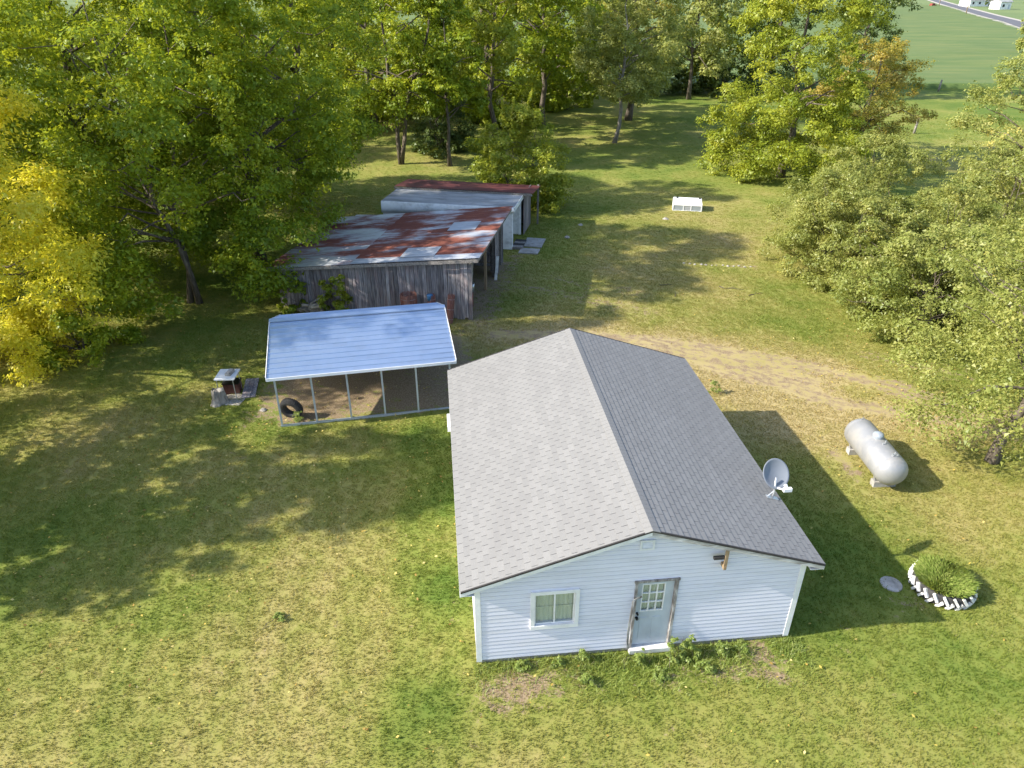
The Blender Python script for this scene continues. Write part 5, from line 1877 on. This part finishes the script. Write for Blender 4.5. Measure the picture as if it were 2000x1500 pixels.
def far_house(name, label, x, y, w, d, hw, hr_, rz, roofm='roll_roof'):
    t = thing(name, label, 'house', (x, y, 0), rz)
    MB().box(-w / 2, w / 2, -d / 2, d / 2, -.2, hw).build('wall', M['white_paint'], t)
    mb = MB()
    for s_ in (-1, 1):
        p = [(-w / 2 - .4, s_ * (d / 2 + .5), hw - .05), (w / 2 + .4, s_ * (d / 2 + .5), hw - .05), (w / 2 + .4, 0, hw + hr_), (-w / 2 - .4, 0, hw + hr_)]
        pb = [(a, b, c_ - .15) for a, b, c_ in p]
        mb.hexa(pb + p if s_ < 0 else pb[::-1] + p[::-1])
    for s_ in (-1, 1):
        mb.prism([(s_ * w / 2 * .998, -d / 2, hw), (s_ * w / 2 * .998, d / 2, hw), (s_ * w / 2 * .998, 0, hw + hr_ - .2)], (.02, 0, 0))
    mb.build('roof', M[roofm], t)
    for k in range(max(1, int(w // 4))):
        a = -w / 2 + 2 + 4 * k
        if a + .6 < w / 2:
            o = MB().box(a - .6, a + .6, -d / 2 - .04, -d / 2 + .02, 1.0, 2.2).build('window', M['dark'], t)
    MB().box(w / 2 - 1.7, w / 2 - .8, -d / 2 - .05, -d / 2 + .02, 0, 2.1).build('door', M['door'], t)
    return t


far_house('far_house', 'long low white house beyond the far road', 269, 465, 22, 9, 3.0, 2.4, .15)
far_house('far_garage', 'small white garage nearest the far road', 251, 417, 6.5, 7, 3.4, 1.8, .2)
far_house('far_house', 'white house with pale end wall at the top right corner', 292, 438, 14, 9, 3.0, 2.5, .2)
vcar = thing('parked_car', 'small red vehicle beside the far road', 'car', (236, 455, 0), .5)
mb = MB()
mb.hexa([(-2.1, -.85, .3), (2.1, -.85, .3), (2.1, .85, .3), (-2.1, .85, .3), (-2.1, -.82, 1.0), (2.1, -.82, .95), (2.1, .82, .95), (-2.1, .82, 1.0)])
mb.build('car_body', M['red_paint'], vcar)
mb = MB()
mb.hexa([(-1.9, -.80, 1.0), (.9, -.80, 1.0), (.9, .80, 1.0), (-1.9, .80, 1.0), (-1.6, -.68, 1.6), (.3, -.68, 1.6), (.3, .68, 1.6), (-1.6, .68, 1.6)])
mb.build('cabin', M['red_paint'], vcar)
for a in (-1.35, 1.35):
    for b in (-.8, .8):
        mb = MB()
        mb.lathe([(0, -.1), (.32, -.1), (.34, 0), (.32, .1), (0, .1)], 12, Matrix.Translation((a, b, .32)) @ Matrix.Rotation(R(90), 4, 'X'))
        mb.build('wheel', M['rubber'], vcar)
for k, (a, b, lab) in enumerate(((219, 470, 'white wrapped bale at the far field corner, left of the pair'), (224, 466, 'white wrapped bale at the far field corner, right of the pair'))):
    mb = MB()
    mb.lathe([(0, -.75), (.8, -.75), (.92, -.6), (.95, 0), (.92, .6), (.8, .75), (0, .75)], 18, Matrix.Translation((0, 0, .9)) @ Matrix.Rotation(R(90), 4, 'X'))
    tag(mb.build('wrapped_bale', M['white_metal'], None, True, (a, b, 0)), lab, 'bale', 'bales at the field corner')
tree('yard_tree', 'small dark round tree in front of the far white house', 262, 447, 6, 2.6, .8, 'dark_leaf', 401, 30, 2500, (.5, .4), None)
tree('yard_tree', 'round green tree standing in the far field beyond the road', 246, 520, 10, 4.5, 1.5, 'dark_leaf', 402, 30, 2500, (.7, .5), None)
tree('yard_tree', 'pale leafy tree top at the right border before the road', 105, 157, 15, 5.0, 2.0, 'silver', 403, 70, 8000, (.5, .36), None)


# rough unmown grass along the front wall
rs_ = np.random.default_rng(77)
n_ = 9000
u_, v_ = rs_.uniform(-.1, 7.5, n_), -np.abs(rs_.normal(.15, .55, n_)) - .03
keep = (v_ > -1.35) & ~((u_ > 3.4) & (u_ < 4.4) & (v_ > -.2))
u_, v_ = u_[keep], v_[keep]
x_ = HX + u_ * math.cos(HYAW) - v_ * math.sin(HYAW)
y_ = HY + u_ * math.sin(HYAW) + v_ * math.cos(HYAW)
dr_, dt_ = ground_fields(x_, y_)
k_ = rs_.random(len(x_)) > dt_ * 1.15
x_, y_ = x_[k_], y_[k_]
n_ = len(x_)
h_ = rs_.uniform(.05, .15, n_)
t_ = rs_.random(n_) * 6.283
lx2, ly2 = rs_.normal(0, .6, n_) * h_, rs_.normal(0, .6, n_) * h_
wx2, wy2 = .008 * np.cos(t_), .008 * np.sin(t_)
V = np.stack([np.stack([x_ - wx2, y_ - wy2, 0 * x_], 1), np.stack([x_ + wx2, y_ + wy2, 0 * x_], 1), np.stack([x_ + lx2, y_ + ly2, h_], 1)], 1).reshape(-1, 3)
o = shared('rough_grass', np_mesh('rough_grass', V, np.arange(3 * n_).reshape(-1, 3), M['weed'], {'tint': np.repeat(rs_.random(n_), 3)}), None)
tag(o, 'rough taller grass in the strip along the front wall', 'grass', kind='stuff')
